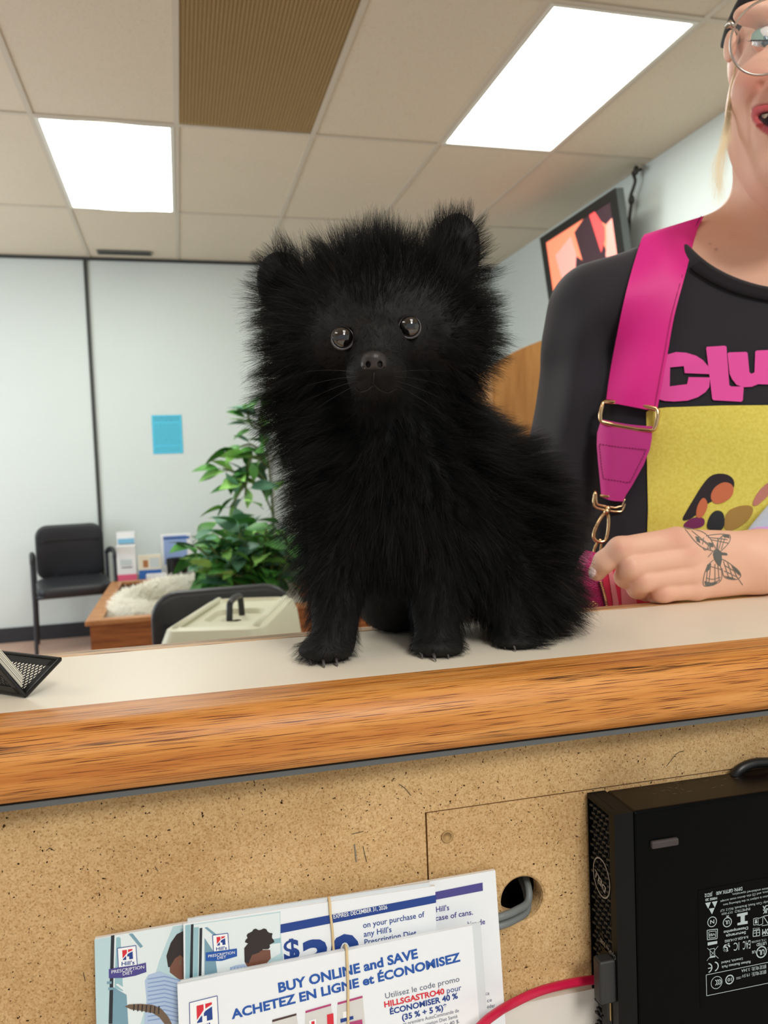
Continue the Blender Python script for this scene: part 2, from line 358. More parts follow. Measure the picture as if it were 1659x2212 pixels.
def chair(label, x, y, rz, arms=True, s=1.0, zs=1.0):
    """local frame: the chair faces -Y"""
    t = room(thing('waiting_chair', label, 'chair', (x, y, 0)))
    def T(px_, py_, pz): c, sn = math.cos(rz), math.sin(rz); return np.array((x+s*(px_*c-py_*sn), y+s*(px_*sn+py_*c), pz*zs))
    def Mx(loc, rx): M = rotM(rz, 0, rx, T(*loc)); M[:3, :3] *= s; return M
    b = MB(); cushion(b, .50, .46, .07, .10, Mx((0, -.02, .43), math.radians(-90+4)), crown=.014); mk('seat', b, m_vinyl, t, smooth=True)
    b = MB(); Mb_ = Mx((0, .235, .645), math.radians(10)) @ np.diag([1, -1, 1, 1]); cushion(b, .48, .42, .05, .085, Mb_, bow=.03, crown=.006); br = mk('backrest', b, m_vinyl, t, smooth=True)
    b = MB(); b.tube([(Mb_ @ np.array([x, .034-.03*(1-(2*x/.48)**2)+.004, .10, 1]))[:3] for x in np.linspace(-.2, .2, 13)], .004, 6); mk('seam', b, mat('black_seam', (24, 25, 28), .5), br, smooth=True)
    for sx in (-1, 1):
        b = MB(); b.tube([T(sx*.27, -.26, .64), T(sx*.27, -.265, .3), T(sx*.275, -.27, .008)], .0125, 10); mk('leg', b, m_ctube, t, smooth=True, auto=50)
        b = MB(); b.tube([T(sx*.255, .19, .62), T(sx*.255, .20, .3), T(sx*.26, .25, .008)], .0125, 10); mk('leg', b, m_ctube, t, smooth=True, auto=50)
        if arms:
            b = MB(); b.tube(smoothpath([T(sx*.27, -.262, .62), T(sx*.27, -.25, .655), T(sx*.27, -.15, .668), T(sx*.262, .05, .655), T(sx*.256, .20, .625)], 5), .02, 10, flat=.7); mk('armrest', b, m_vinyl, t, smooth=True)
    b = MB(); b.tube([T(-.27, -.2, .385), T(.27, -.2, .385)], .011, 8); b.tube([T(-.26, .18, .385), T(.26, .18, .385)], .011, 8)
    b.tube([T(-.27, -.26, .385), T(-.255, .2, .385)], .011, 8); b.tube([T(.27, -.26, .385), T(.255, .2, .385)], .011, 8); mk('seat_frame', b, m_ctube, t, smooth=True)
    b = MB(); b.tube([T(-.1, .245, .40), T(-.1, .325, .72)], .011, 8); b.tube([T(.1, .245, .40), T(.1, .325, .72)], .011, 8); b.tube([T(-.1, .31, .66), T(.1, .31, .66)], .009, 8); mk('back_frame', b, m_ctube, t, smooth=True)
    return t
chair('black vinyl armchair standing empty against the back wall', -.735, 5.62, math.radians(10), True, .93, .99)
chair('black vinyl chair holding the cream pet carrier', .125, 2.37, math.radians(3), False, .94, .872)
# ---------------------------------------------------------------- wooden planter
m_oakd = mat('varnished_brown_wood', (150, 88, 40), .4); v = coords(m_oakd, (1, 1, 1)); g = noise(m_oakd, coords(m_oakd, (3, 3, 40)), 2, 4, .6)
setc(m_oakd, ramp(m_oakd, g, [(.3, (112, 62, 26)), (.55, (152, 90, 42)), (.8, (176, 110, 56))]))
m_oakl = mat('varnished_rim_wood', (186, 128, 76), .4); setc(m_oakl, ramp(m_oakl, noise(m_oakl, coords(m_oakl, (6, 6, 30)), 3, 4, .6), [(.3, (160, 104, 58)), (.7, (198, 142, 90))]))
m_soil = mat('dark_tray_lining', (58, 56, 52), .9)
A = onZ(183, 1345, .45, RR); B_ = onZ(240, 1258, .45, RR); x0p, y0p, y1p = A[0], A[1], B_[1]; x1p = .95
t = room(thing('planter_box', 'large brown wooden planter box behind the chair with the carrier', 'planter', ((x0p+x1p)/2, (y0p+y1p)/2, 0)))
b = MB()
for lo, hi in (((x0p+.02, y0p+.02, 0), (x1p, y0p+.05, .43)), ((x0p+.02, y1p-.05, 0), (x1p, y1p-.02, .43)), ((x0p+.02, y0p+.05, 0), (x0p+.05, y1p-.05, .43)), ((x1p-.03, y0p+.05, 0), (x1p, y1p-.05, .43))): b.box(lo, hi)
mk('side_panel', b, m_oakd, t)
b = MB()
for lo, hi in (((x0p, y0p, .43), (x1p+.01, y0p+.07, .455)), ((x0p, y1p-.07, .43), (x1p+.01, y1p, .455)), ((x0p, y0p+.07, .43), (x0p+.075, y1p-.07, .455)), ((x1p-.06, y0p+.07, .43), (x1p+.01, y1p-.07, .455))): b.box(lo, hi)
mk('rim', b, m_oakl, t, bevel=.004)
b = MB(); b.box((x0p+.05, y0p+.05, .22), (x1p-.03, y1p-.05, .26)); mk('lining', b, m_soil, t)
# cream fleece pet bed lying in the planter
m_fleece = mat('cream_fleece', (238, 232, 214), 1, spec=0, sheen=.3); bump(m_fleece, noise(m_fleece, coords(m_fleece), 90, 4, .7), .02, .9)
t = room(thing('pet_bed', 'fluffy cream pet bed lying in the wooden planter', 'pet bed', (.05, 4.3, .26)))
b = MB(); pth = []
for k in range(36):
    a = 2*math.pi*k/36; pth.append((.10+.43*np.sign(math.cos(a))*abs(math.cos(a))**.6, 4.42+.29*np.sign(math.sin(a))*abs(math.sin(a))**.6, .395+.05*max(0, math.sin(a))+.012*math.sin(5*a)))
b.tube(pth, [.095+.012*math.sin(7*k) for k in range(36)], 14, closed=True); PB, PBT = b, t; mk('bolster', b, m_fleece, t, smooth=True)
b = MB(); b.ellipsoid((.10, 4.42, .34), (.42, .27, .07), 24, 10); mk('cushion', b, m_fleece, t, smooth=True)
# ---------------------------------------------------------------- low table with leaflets
def rbox(px0, px1, py0, py1, y, th, z0=None):
    p = onY(px0, py1, y, RR); q = onY(px1, py0, y, RR); z0_ = p[2] if z0 is None else z0; return (p[0], y, z0_), (q[0], y+th, q[2])
t = room(thing('side_table', 'low dark wooden table carrying leaflets behind the planter', 'table', (.0, 5.70, 0)))
m_walnut = mat('dark_table_wood', (92, 62, 42), .4)
b = MB(); b.box((-.42, 5.46, .405), (.62, 5.95, .43)); mk('table_top', b, m_walnut, t, bevel=.004)
for sx in (-.38, .58):
    for sy in (5.50, 5.92): b = MB(); b.box((sx-.02, sy-.02, 0), (sx+.02, sy+.02, .405)); mk('leg', b, m_walnut, t)
TT = .43
def upright(name, label, cat, px0, px1, pytop, y, th, parts, lean=0):
    """box standing on the table; parts: list of (part name, material, u0,u1,v0,v1) as fractions on the front"""
    (xa, ya, _), (xb, yb, zb) = rbox(px0, px1, pytop, 1250, y, th, TT); t = room(thing(name, label, cat, ((xa+xb)/2, y+th/2, TT)))
    b = MB(); b.box((xa, y, TT), (xb, y+th, zb)); mk('body', b, parts[0], t, bevel=.003)
    for nm, m_, u0, u1, v0, v1 in parts[1:]:
        b = MB(); b.box((xa+(xb-xa)*u0, y-.0015, TT+(zb-TT)*v0), (xa+(xb-xa)*u1, y+.001, TT+(zb-TT)*v1)); mk(nm, b, m_, t)
m_wc = mat('white_card', (236, 236, 236), .6); m_pk = mat('pink_card', (226, 96, 130), .6); m_sky = mat('sky_card', (120, 176, 206), .6); m_gd = mat('grey_smudge', (120, 124, 128), .7); m_cr = mat('cream_card', (236, 228, 206), .6); m_bl = mat('blue_card', (52, 104, 178), .6); m_lb = mat('pale_blue_card', (150, 172, 220), .6); m_br = mat('brown_print', (176, 116, 70), .7); m_pl = mat('pale_print', (206, 214, 216), .7)
upright('leaflet_box', 'tall white and pink leaflet box on the low table', 'leaflet holder', 253, 292, 1178, 5.58, .10, [m_wc, ('pink_band', m_pk, 0, 1, .02, .20), ('printed_lines', m_pl, .2, .8, .45, .62), ('swoosh', m_gd, .25, .8, .38, .41)])
upright('leaflet_pack', 'white leaflets with a blue picture in the tall box', 'leaflet', 257, 291, 1148, 5.69, .03, [m_wc, ('picture', m_sky, .05, .95, .76, .86), ('dark_strip', m_gd, .1, .98, .74, .76)])
upright('picture_card', 'small blue and cream card with a brown animal picture', 'card', 301, 347, 1197, 5.55, .02, [m_cr, ('blue_band', m_bl, 0, 1, .0, .42), ('animal_picture', m_br, .2, .42, .52, .80), ('printed_lines', m_pl, .5, .92, .5, .88)])
upright('pamphlet_stack', 'low white pamphlets in front of the blue card', 'pamphlets', 316, 358, 1238, 5.49, .03, [m_wc, ('pink_strip', m_pk, .3, 1, .0, .2)])
upright('magazine', 'blue and white magazine standing behind the black pot', 'magazine', 352, 412, 1152, 5.66, .05, [m_wc, ('blue_cover', m_lb, .08, .85, .3, .97), ('title_strip', m_bl, .08, .95, .88, .94), ('animal_picture', m_gd, .2, .75, .1, .42), ('white_cat', m_wc, .35, .6, .12, .45)])
p = onY(385, 1255, 5.56, RR); t = MB(); t.lathe([(.055, TT), (.068, TT+.04), (.074, TT+.13), (.076, TT+.14), (.068, TT+.14), (.064, TT+.06)], (p[0], 5.57, 0), 28)
room(tag(mk('black_pot', t, mat('black_plastic', (22, 22, 24), .35), smooth=True, auto=40), 'small black pot on the low table beside the leaves', 'pot'))
# ---------------------------------------------------------------- plants
def leafmat(n, a, c):
    m = mat(n, a, .45, spec=.4); nt(m)[3].inputs['Transmission Weight'].default_value = 0
    setc(m, ramp(m, noise(m, coords(m), 9, 2), [(.35, a), (.65, c)])); return m
m_leaf = leafmat('leaf_green', (48, 104, 46), (86, 150, 62)); m_leaf2 = leafmat('leaf_bright', (110, 176, 70), (160, 212, 116)); m_leaf3 = leafmat('leaf_blue_green', (60, 108, 84), (104, 150, 122)); m_stem = mat('green_stem', (96, 112, 60), .6)
def leaf(mb, base, d, L, wd_, mi, curl=.25):
    d = np.array(d, float); d /= np.linalg.norm(d); s = np.cross(d, (0, 0, 1.)); s /= np.linalg.norm(s)+1e-9; n = np.cross(s, d); roll = random.uniform(-.8, .8); s = s*math.cos(roll)+n*math.sin(roll); n = np.cross(s, d)
    prof = [(0, .04), (.12, .55), (.3, .95), (.45, 1), (.65, .8), (.85, .36), (1, .0)]; V = []
    for u, w in prof:
        c = np.array(base)+d*L*u-n*curl*L*u*u
        V += [c-s*wd_*w*.5+n*.12*wd_*w, c, c+s*wd_*w*.5+n*.12*wd_*w]
    f = []
    for i in range(len(prof)-1): f += [(3*i, 3*i+1, 3*i+4, 3*i+3), (3*i+1, 3*i+2, 3*i+5, 3*i+4)]
    mb.add(V, f, mi)
def plant(label, name, stems, leaves, leaf_len, base):
    t = room(thing(name, label, 'plant', base)); bs, bl = MB(), MB()
    for st in stems:
        sp_ = smoothpath(st, 6); bs.tube(sp_, .006, 6)
    for (p_, d_) in leaves:
        L = leaf_len*random.uniform(.7, 1.25); mi = random.choices([0, 1, 2], [5, 2, 3])[0]
        bs.tube([np.array(p_), np.array(p_)+np.array(d_)/np.linalg.norm(d_)*.03], .002, 5)
        leaf(bl, np.array(p_)+np.array(d_)/np.linalg.norm(d_)*.03, d_, L, L*.55, mi)
    mk('foliage', bl, [m_leaf, m_leaf2, m_leaf3], t, smooth=True); mk('stem', bs, m_stem, t, smooth=True)
    return t
rp = lambda px, py, y: onY(px, py, y, RR)
# bushy plant
stems = []; leaves = []
root = rp(560, 1268, 4.25); root[2] = .30
for k in range(60):
    px = random.uniform(425, 655); top = 1130+abs(px-545)*.28; py = random.uniform(top, 1232); y = random.uniform(3.95, 4.65); e = rp(px, py, y)
    mid = (root+e)/2+np.array([0, 0, .06]); st = [root+np.array([random.uniform(-.1, .1), random.uniform(-.1, .1), 0]), mid, e]; stems.append(st)
    for q in range(7):
        u = .55+.45*q/6; pp = root*(1-u)+e*u+np.array([0, 0, .06*math.sin(math.pi*u)])+np.random.default_rng(k*9+q).normal(0, .035, 3)
        a = random.uniform(0, 6.28); leaves.append((pp, (math.cos(a), math.sin(a)*.8-.2, random.uniform(-.45, .7))))
plant('bushy broad-leaved green plant growing in the wooden planter', 'leafy_plant', stems, leaves, .15, (root[0], root[1], .26))
# climbing plant
stems = []; leaves = []; r2 = rp(575, 1262, 4.6); r2[2] = .30
main = [r2, rp(590, 1150, 4.6), rp(585, 1050, 4.6), rp(575, 960, 4.6), rp(562, 905, 4.6), rp(566, 880, 4.6)]; stems.append(main)
for st in ([rp(590, 1110, 4.6), rp(560, 1050, 4.58), rp(520, 1025, 4.55), rp(482, 1012, 4.55)], [rp(585, 1050, 4.6), rp(545, 1015, 4.55), rp(520, 1060, 4.5), rp(498, 1095, 4.5)], [rp(578, 985, 4.6), rp(540, 960, 4.6), rp(500, 975, 4.6)], [rp(580, 1010, 4.6), rp(550, 985, 4.5), rp(535, 1010, 4.5), rp(530, 1070, 4.5)], [rp(570, 930, 4.6), rp(545, 920, 4.6), rp(535, 895, 4.6)], [rp(585, 1000, 4.6), rp(610, 960, 4.6), rp(625, 930, 4.6)]): stems.append(st)
for st in stems:
    sp_ = smoothpath(st, 5)
    for i in range(2, len(sp_)):
        if st is main and sp_[i][2] < 1.0: continue
        d = sp_[i]-sp_[i-1]; d /= np.linalg.norm(d)
        for q in range(1): leaves.append((sp_[i], d*.5+np.random.default_rng(i*3+q+len(leaves)).normal(0, .7, 3)*np.array([1, .6, .8])+np.array([-.2, -.1, -.25])))
plant('tall climbing green plant rising beside the black dog', 'climbing_plant', stems, leaves, .135, (r2[0], r2[1], .26))
b = MB(); b.lathe([(.05, .26), (.075, .55), (.08, .78), (.074, .78), (.07, .5)], (rp(532, 1130, 4.75)[0], 4.78, 0), 24)
room(tag(mk('plant_pot', b, mat('black_plastic'), smooth=True, auto=40), 'dark round pot half hidden among the leaves', 'pot'))
# ---------------------------------------------------------------- pet carrier on the chair
m_cream = mat('cream_plastic', (222, 221, 196), .45); m_hdl = mat('black_handle', (26, 28, 30), .4)
SEAT = .422
ca = [onZ(483, 1290, .735, RR), onZ(628, 1302, .735, RR), 0, onZ(345, 1380, .735, RR)]
c0 = ca[0][:2]; e1 = ca[3][:2]-c0; L1 = .54; e1 = e1/np.linalg.norm(e1); e2 = np.array([-e1[1], e1[0]]); e2 = e2 if e2@(ca[1][:2]-c0) > 0 else -e2; L2 = .30
CC = c0+e1*L1/2+e2*L2/2+np.array([-.045, 0])
t = room(thing('pet_carrier', 'cream plastic pet carrier with a black handle on the chair seat', 'pet carrier', (CC[0], CC[1], SEAT)))
def Tc(u, v_, z): p_ = CC+e1*u+e2*v_; return np.array((p_[0], p_[1], z))
def ringbox(levels, r=.04):
    b_ = MB(); V = []; k = 0
    for (a, c_, z) in levels:
        o_ = rrect(a, c_, r); k = len(o_); V += [Tc(x, y, z) for x, y in o_]
    f = [(i*k+j, i*k+(j+1) % k, (i+1)*k+(j+1) % k, (i+1)*k+j) for i in range(len(levels)-1) for j in range(k)]+[tuple(range(k))[::-1], tuple(range((len(levels)-1)*k, len(levels)*k))]
    b_.add(V, f); return b_
b = ringbox([(.46, .23, SEAT), (.48, .25, SEAT+.02), (.52, .29, SEAT+.16), (.525, .295, SEAT+.165)]); mk('lower_shell', b, m_cream, t, smooth=True, auto=35)
b = ringbox([(.555, .315, SEAT+.165), (.555, .315, SEAT+.19), (.535, .298, SEAT+.195), (.515, .28, SEAT+.28), (.49, .258, SEAT+.312), (.45, .22, SEAT+.318), (.435, .205, SEAT+.308), (.20, .145, SEAT+.306), (.19, .135, SEAT+.292), (.05, .04, SEAT+.290)]); mk('upper_shell', b, m_cream, t, smooth=True, auto=35)
b = MB()
for vv in (-.105, .105): b.tube([Tc(-.22, vv, SEAT+.316), Tc(.22, vv, SEAT+.316)], .009, 8, flat=.8)
mk('ridge', b, m_cream, t, smooth=True)
b = MB(); b.tube(smoothpath([Tc(-.075, 0, SEAT+.292), Tc(-.068, 0, SEAT+.33), Tc(-.05, 0, SEAT+.352), Tc(.05, 0, SEAT+.352), Tc(.068, 0, SEAT+.33), Tc(.075, 0, SEAT+.292)], 4), .009, 10); mk('handle', b, m_hdl, t, smooth=True)
# ---------------------------------------------------------------- honey wood cabinet by the right wall
m_honey = mat('honey_wood', (188, 130, 66), .4); setc(m_honey, ramp(m_honey, noise(m_honey, coords(m_honey, (8, 8, 1)), 3, 4, .6), [(.3, (170, 112, 50)), (.7, (200, 142, 76))]))
p = onY(1062, 790, 3.3, RR); q = onY(1150, 725, 3.3, RR); t = room(thing('wooden_cabinet', 'honey-coloured wooden cabinet with a curved top behind the dog', 'cabinet', ((p[0]+q[0])/2+.2, 3.45, 0)))
prof = [(p[0], 0), (q[0]+.5, 0), (q[0]+.5, q[2]+.03)]+[(q[0]+.45-(q[0]+.45-p[0])*u, q[2]+.03-(q[2]+.03-p[2])*(u**2.4)) for u in np.linspace(0, 1, 12)]
b = MB(); b.prism([(x, 0, z) for x, z in prof], (0, 3.3, 0), (0, 3.33, 0)); mk('front_panel', b, m_honey, t)
b = MB(); b.prism([(x*.999+.002, 0, z*.985) for x, z in prof], (0, 3.331, 0), (0, 3.6, 0)); mk('body', b, m_honey, t)
# ---------------------------------------------------------------- television
TLc = onX(1168, 510, 2.28, RR); TRc = onX(1331, 411, 2.28, RR)
TLc[2] = TRc[2] = (TLc[2]+TRc[2])/2; u = TRc-TLc; TWd = np.linalg.norm(u); u /= TWd; dn = np.array([.13, .02, -.99]); dn -= u*(dn@u); dn /= np.linalg.norm(dn); nn = np.cross(u, dn); nn = nn if nn[0] < 0 else -nn
TH = TWd*.60
def TV(a, c_, o_=0): return TLc+u*a*TWd+dn*c_*TH+nn*o_
t = room(thing('television', 'black-framed television hanging high on the right wall', 'television', TV(.5, 1)))
b = MB(); b.prism([TV(0, 0), TV(1, 0), TV(1, 1), TV(0, 1)], nn*0, nn*-.045); b.prism([TV(.1, .15), TV(.9, .15), TV(.9, .85), TV(.1, .85)], nn*-.045, nn*-.08); mk('casing', b, mat('tv_casing', (84, 88, 88), .4), t, bevel=.004)
b = MB()
for a0, a1, c0_, c1 in ((0, .07, 0, 1), (.93, 1, 0, 1), (.07, .93, 0, .09), (.07, .93, .88, 1)): b.prism([TV(a0, c0_), TV(a1, c0_), TV(a1, c1), TV(a0, c1)], nn*.0005, nn*.008)
mk('bezel', b, mat('tv_bezel', (24, 24, 24), .35), t)
def em(n, c, s=1.0): return mat(n, c, .5, emit=s)
b = MB(); e_or, e_pk, e_dk, e_rd = em('screen_orange', (255, 138, 104), .85), em('screen_pink', (244, 158, 146), .85), em('screen_dark', (58, 38, 46), .6), em('screen_red', (240, 84, 84), .8)
def sp(pts, mi, o_): b.add([TV(.07+.86*a, .09+.79*c_, o_) for a, c_ in pts], [tuple(range(len(pts)))], mi)
sp([(0, 0), (1, 0), (1, 1), (0, 1)], 0, .001); sp([(.12, .25), (.4, .12), (.46, .5), (.44, 1), (.22, 1)], 1, .0012)
sp([(.46, .1), (.62, -.0), (.78, 0), (.80, .3), (.86, .55), (.8, 1), (.42, 1), (.40, .6), (.44, .42), (.52, .52)], 2, .0016); sp([(.72, 0), (1, 0), (1, .2), (.9, .24), (.82, .14)], 2, .0018)
sp([(.70, 0), (.78, 0), (.88, .26), (.86, .42), (.79, .55)], 3, .0019); sp([(.9, .26), (1, .14), (1, 1), (.84, 1), (.82, .8), (.92, .72), (.84, .62), (.88, .45)], 1, .0017); sp([(.26, .88), (.36, .78), (.38, 1), (.24, 1)], 2, .0020)
mk('screen', b, [e_or, e_pk, e_dk, e_rd], t)
b = MB(); c1 = TV(.35, .5, -.08); b.tube([c1, np.array((XW-.002, c1[1], c1[2]))], .02, 12); b.box((XW-.02, c1[1]-.1, c1[2]-.1), (XW-.002, c1[1]+.1, c1[2]+.1)); mk('wall_bracket', b, m_dark, t)
b = MB(); P_ = [(1385, 366), (1368, 372), (1372, 392), (1362, 425), (1364, 438), (1360, 470), (1358, 520), (1362, 600)]
b.tube(smoothpath([onX(x, y, 2.50, RR) for x, y in P_], 5), .009, 8)
for x, y, r in ((1364, 432, .022), (1374, 368, .02), (1358, 478, .018)): b.ellipsoid(onX(x, y, 2.50, RR), (r*.7, r, r*1.3), 10, 8)
room(tag(mk('tv_cable', b, mat('cable_brown_black', (48, 44, 38), .6), smooth=True), 'dark knotted cable running down the right wall beside the television', 'cable'))
# ================================================================== THE COUNTER
def oak(name, base, dark, lite, pore=(128, 92, 60)):
    m = mat(name, base, .42, spec=.4)
    a = ramp(m, noise(m, coords(m, (2.2, 75, 75)), 1.4, 5, .6, .8), [(.28, dark), (.5, base), (.74, lite)])
    warp = noise(m, coords(m, (5, 26, 26)), 1, 3, .5)
    p1 = ramp(m, noise(m, coords(m, (26, 2100, 2100)), 1.0, 2, .5), [(.565, (255, 255, 255)), (.64, pore)])
    zone = ramp(m, noise(m, coords(m, (3.0, 75, 75), loc=(3, 1, 2)), 1.0, 5, .65, .3), [(.585, (0, 0, 0)), (.64, (255, 255, 255))])
    p2 = ramp(m, noise(m, coords(m, (16, 1500, 1500), loc=(1, 5, 2)), 1.0, 4, .65), [(.44, (255, 255, 255)), (.54, (84, 72, 56))])
    g1 = mix(m, 1.0, a, p1, 'MULTIPLY'); g2_ = mix(m, 1.0, g1, p2, 'MULTIPLY'); t, N, L, b = nt(m)
    setc(m, mix(m, zone, g1, g2_)); bump(m, noise(m, coords(m, (34, 900, 900)), 1.0, 2, .5), .0004, .35); return m
m_oak = oak('golden_oak', (208, 138, 66), (182, 106, 42), (228, 164, 92)); m_oak2 = oak('pale_oak', (216, 172, 122), (190, 142, 94), (230, 192, 146))
m_lam = mat('cream_laminate', (236, 226, 208), .38, spec=.35)
x0, x1 = -.75, 1.35
def extr(prof, xa, xb): b = MB(); b.prism([(0, y, z) for y, z in prof], (xa, 0, 0), (xb, 0, 0)); return b
CT = thing('reception_counter', 'raised reception counter with a cream top and golden oak front edge', 'counter', ((x0+x1)/2, .55, 0))
b = MB(); b.box((x0, .475, .955), (x1, .615, LEDGE)); mk('laminate_top', b, m_lam, CT)
prof = [(.475, .9903), (.448, .9903)]+[(.448-.018*math.sin(a), .9723+.018*math.cos(a)) for a in np.linspace(.2, math.pi/2, 8)]+[(.430, .963)]+[(.442-.012*math.cos(a), .963-.012*math.sin(a)) for a in np.linspace(.2, math.pi/2, 7)]+[(.475, .951)]
mk('front_edge', extr(prof, x0, x1), m_oak, CT, smooth=True, auto=25)
prof = [(.615, .9903), (.631, .9903), (.636, .988), (.638, .984), (.638, .955), (.615, .955)]
mk('back_edge', extr(prof, x0, x1), m_oak2, CT, smooth=True, auto=25)
b = MB(); b.box((x0, .438, .9475), (x1, .6, .9505)); mk('grey_underside', b, mat('grey_strip', (92, 96, 98), .6), CT)
# particle board
m_pb = mat('particle_board', (198, 162, 112), .85, spec=.15); v = coords(m_pb)
vd = mix(m_pb, .14, v, noise(m_pb, v, 500, 2)); 
c1 = ramp(m_pb, voro(m_pb, v, 480), [(.15, (196, 156, 104)), (.4, (212, 174, 122)), (.65, (228, 196, 146)), (.9, (206, 166, 114))])
c2 = ramp(m_pb, noise(m_pb, v, 760, 4, .6), [(.36, (140, 102, 60)), (.43, (206, 168, 116)), (.62, (230, 198, 150))])
c3 = mix(m_pb, .55, c1, c2); c4 = ramp(m_pb, noise(m_pb, coords(m_pb, loc=(1, 2, 3)), 520, 2, .5), [(.285, (60, 40, 22)), (.315, (255, 255, 255))])
c5 = ramp(m_pb, noise(m_pb, v, 14, 3), [(.3, (232, 226, 220)), (.7, (255, 255, 255))])
setc(m_pb, mix(m_pb, 1.0, mix(m_pb, 1.0, c3, c4, 'MULTIPLY'), c5, 'MULTIPLY')); bump(m_pb, noise(m_pb, v, 420, 5, .75), .0006, .7)
S1 = onY(918, 1755, YP); zs = S1[2]; xs = S1[0]; ZB = (onY(1140, 2158, YP)[2]+onY(1270, 2131, YP)[2])/2
b = MB(); b.prism([(x0, 0, ZB), (xs, 0, ZB), (xs, 0, zs), (x1, 0, zs), (x1, 0, .95), (x0, 0, .95)], (0, YP, 0), (0, YP+.016, 0)); mk('back_board', b, m_pb, CT)
# patch board with a drilled hole
hc = onY(1131, 1945, YP); hr = .0148; xe = x1; b = MB(); n = 72; V = []
xa, xb, za, zb = xs+.0014, xs+.26, ZB, zs-.0012
for k in range(n):
    a = 2*math.pi*k/n; dx, dz = math.cos(a), math.sin(a); t_ = min(((xb if dx > 0 else xa)-hc[0])/dx if abs(dx) > 1e-9 else 9e9, ((zb if dz > 0 else za)-hc[2])/dz if abs(dz) > 1e-9 else 9e9)
    V.append((hc[0]+dx*t_, hc[2]+dz*t_))
def snap(V):
    for cx_, cz_ in ((xa, za), (xa, zb), (xb, za), (xb, zb)):
        i = min(range(n), key=lambda i: (V[i][0]-cx_)**2+(V[i][1]-cz_)**2); V[i] = (cx_, cz_)
snap(V); yf = YP+.0012; rings = []
rings.append([(x, yf, z) for x, z in V]); circ = [(math.cos(2*math.pi*k/n), math.sin(2*math.pi*k/n)) for k in range(n)]
rings.append([(hc[0]+1.10*hr*c, yf, hc[2]+1.10*hr*s_) for c, s_ in circ]); rings.append([(hc[0]+hr*c, yf+.0012, hc[2]+hr*s_) for c, s_ in circ])
rings.append([(hc[0]+.97*hr*c, yf+.004, hc[2]+.97*hr*s_) for c, s_ in circ]); rings.append([(hc[0]+hr*.99*c, yf+.0045, hc[2]+hr*.99*s_) for c, s_ in circ])
rings.append([(hc[0]+hr*.96*c, yf+.010, hc[2]+hr*.96*s_) for c, s_ in circ]); rings.append([(hc[0]+hr*.96*c, YP+.016, hc[2]+hr*.96*s_) for c, s_ in circ])
rings.append([(x, YP+.016, z) for x, z in V])
b.add(np.array([p for r in rings for p in r]), [(i*n+k, i*n+(k+1) % n, (i+1)*n+(k+1) % n, (i+1)*n+k) for i in range(len(rings)-1) for k in range(n)]+[((len(rings)-1)*n+k, (len(rings)-1)*n+(k+1) % n, (k+1) % n, k) for k in range(n)])
mk('patch_board', b, m_pb, CT)
b = MB(); b.box((xb+.0014, yf, ZB), (x1, YP+.016, zs-.0012)); mk('side_board', b, m_pb, CT)
b = MB(); b.box((x0, .52, .02), (x1, .535, .95)); b.box((x0, YP+.016, .02), (x0+.01, .52, .95)); b.box((x1-.01, YP+.016, .02), (x1, .52, .95)); mk('inner_panel', b, mat('counter_inside', (34, 28, 22), .9), CT)
b = MB(); b.box((x0, YP-.003, .715), (x1, YP+.014, ZB)); mk('white_lower_panel', b, mat('white_laminate', (228, 222, 214), .5), CT)
# screw dimple and staple in the board
sh = onY(967, 1809, YP-.0); b = MB(); b.lathe([(.0040, 0), (.0033, .0006), (.0026, -.0006), (.0012, -.0012)], (0, 0, 0), 20, M=rotM(rx=math.radians(90))); b.v = [x+np.array([sh[0], YP+.0006, sh[2]]) for x in b.v]; mk('screw_dimple', b, mat('dimple_wood', (186, 150, 100), .8), CT, smooth=True)
b = MB(); b.tube([onY(766, 1824, YP-.0006), onY(770, 1862, YP-.0006)], .0004, 6); mk('staple', b, mat('steel', (150, 150, 148), .35, metal=.8), CT)
SHT = Sheet((0, YP-.0002, 0), (0, -1, 0)); m_scr = mat('dark_scratch', (74, 62, 46), .8)
for pts in ([(862, 1694), (875, 1703), (887, 1718)], [(272, 2095), (280, 2080), (276, 2066)], [(335, 1872), (341, 1882)], [(1440, 1655), (1462, 1628), (1478, 1622)], [(784, 1828), (792, 1862)], [(180, 2100), (184, 2120)], [(760, 1802), (785, 1796)], [(100, 1838), (108, 1832), (117, 1838)]): b = MB(); SHT.path(b, [tuple(p[:2]) for p in smoothpath([(x, y, 0) for x, y in pts], 3)], .0004, 0, .0002); mk('scratch', b, m_scr, CT)
DESK = .705
b = MB(); b.box((x0, -.25, DESK-.03), (x1, YP-.003, DESK)); mk('desk_top', b, mat('white_laminate'), CT)
b = MB(); b.box((x0, YP+.001, 0), (x1, YP+.016, DESK)); mk('lower_front', b, mat('white_laminate'), CT)
for xx in (x0, x1-.03): b = MB(); b.box((xx, -.2, 0), (xx+.03, YP, DESK-.03)); mk('desk_leg', b, mat('white_laminate'), CT)
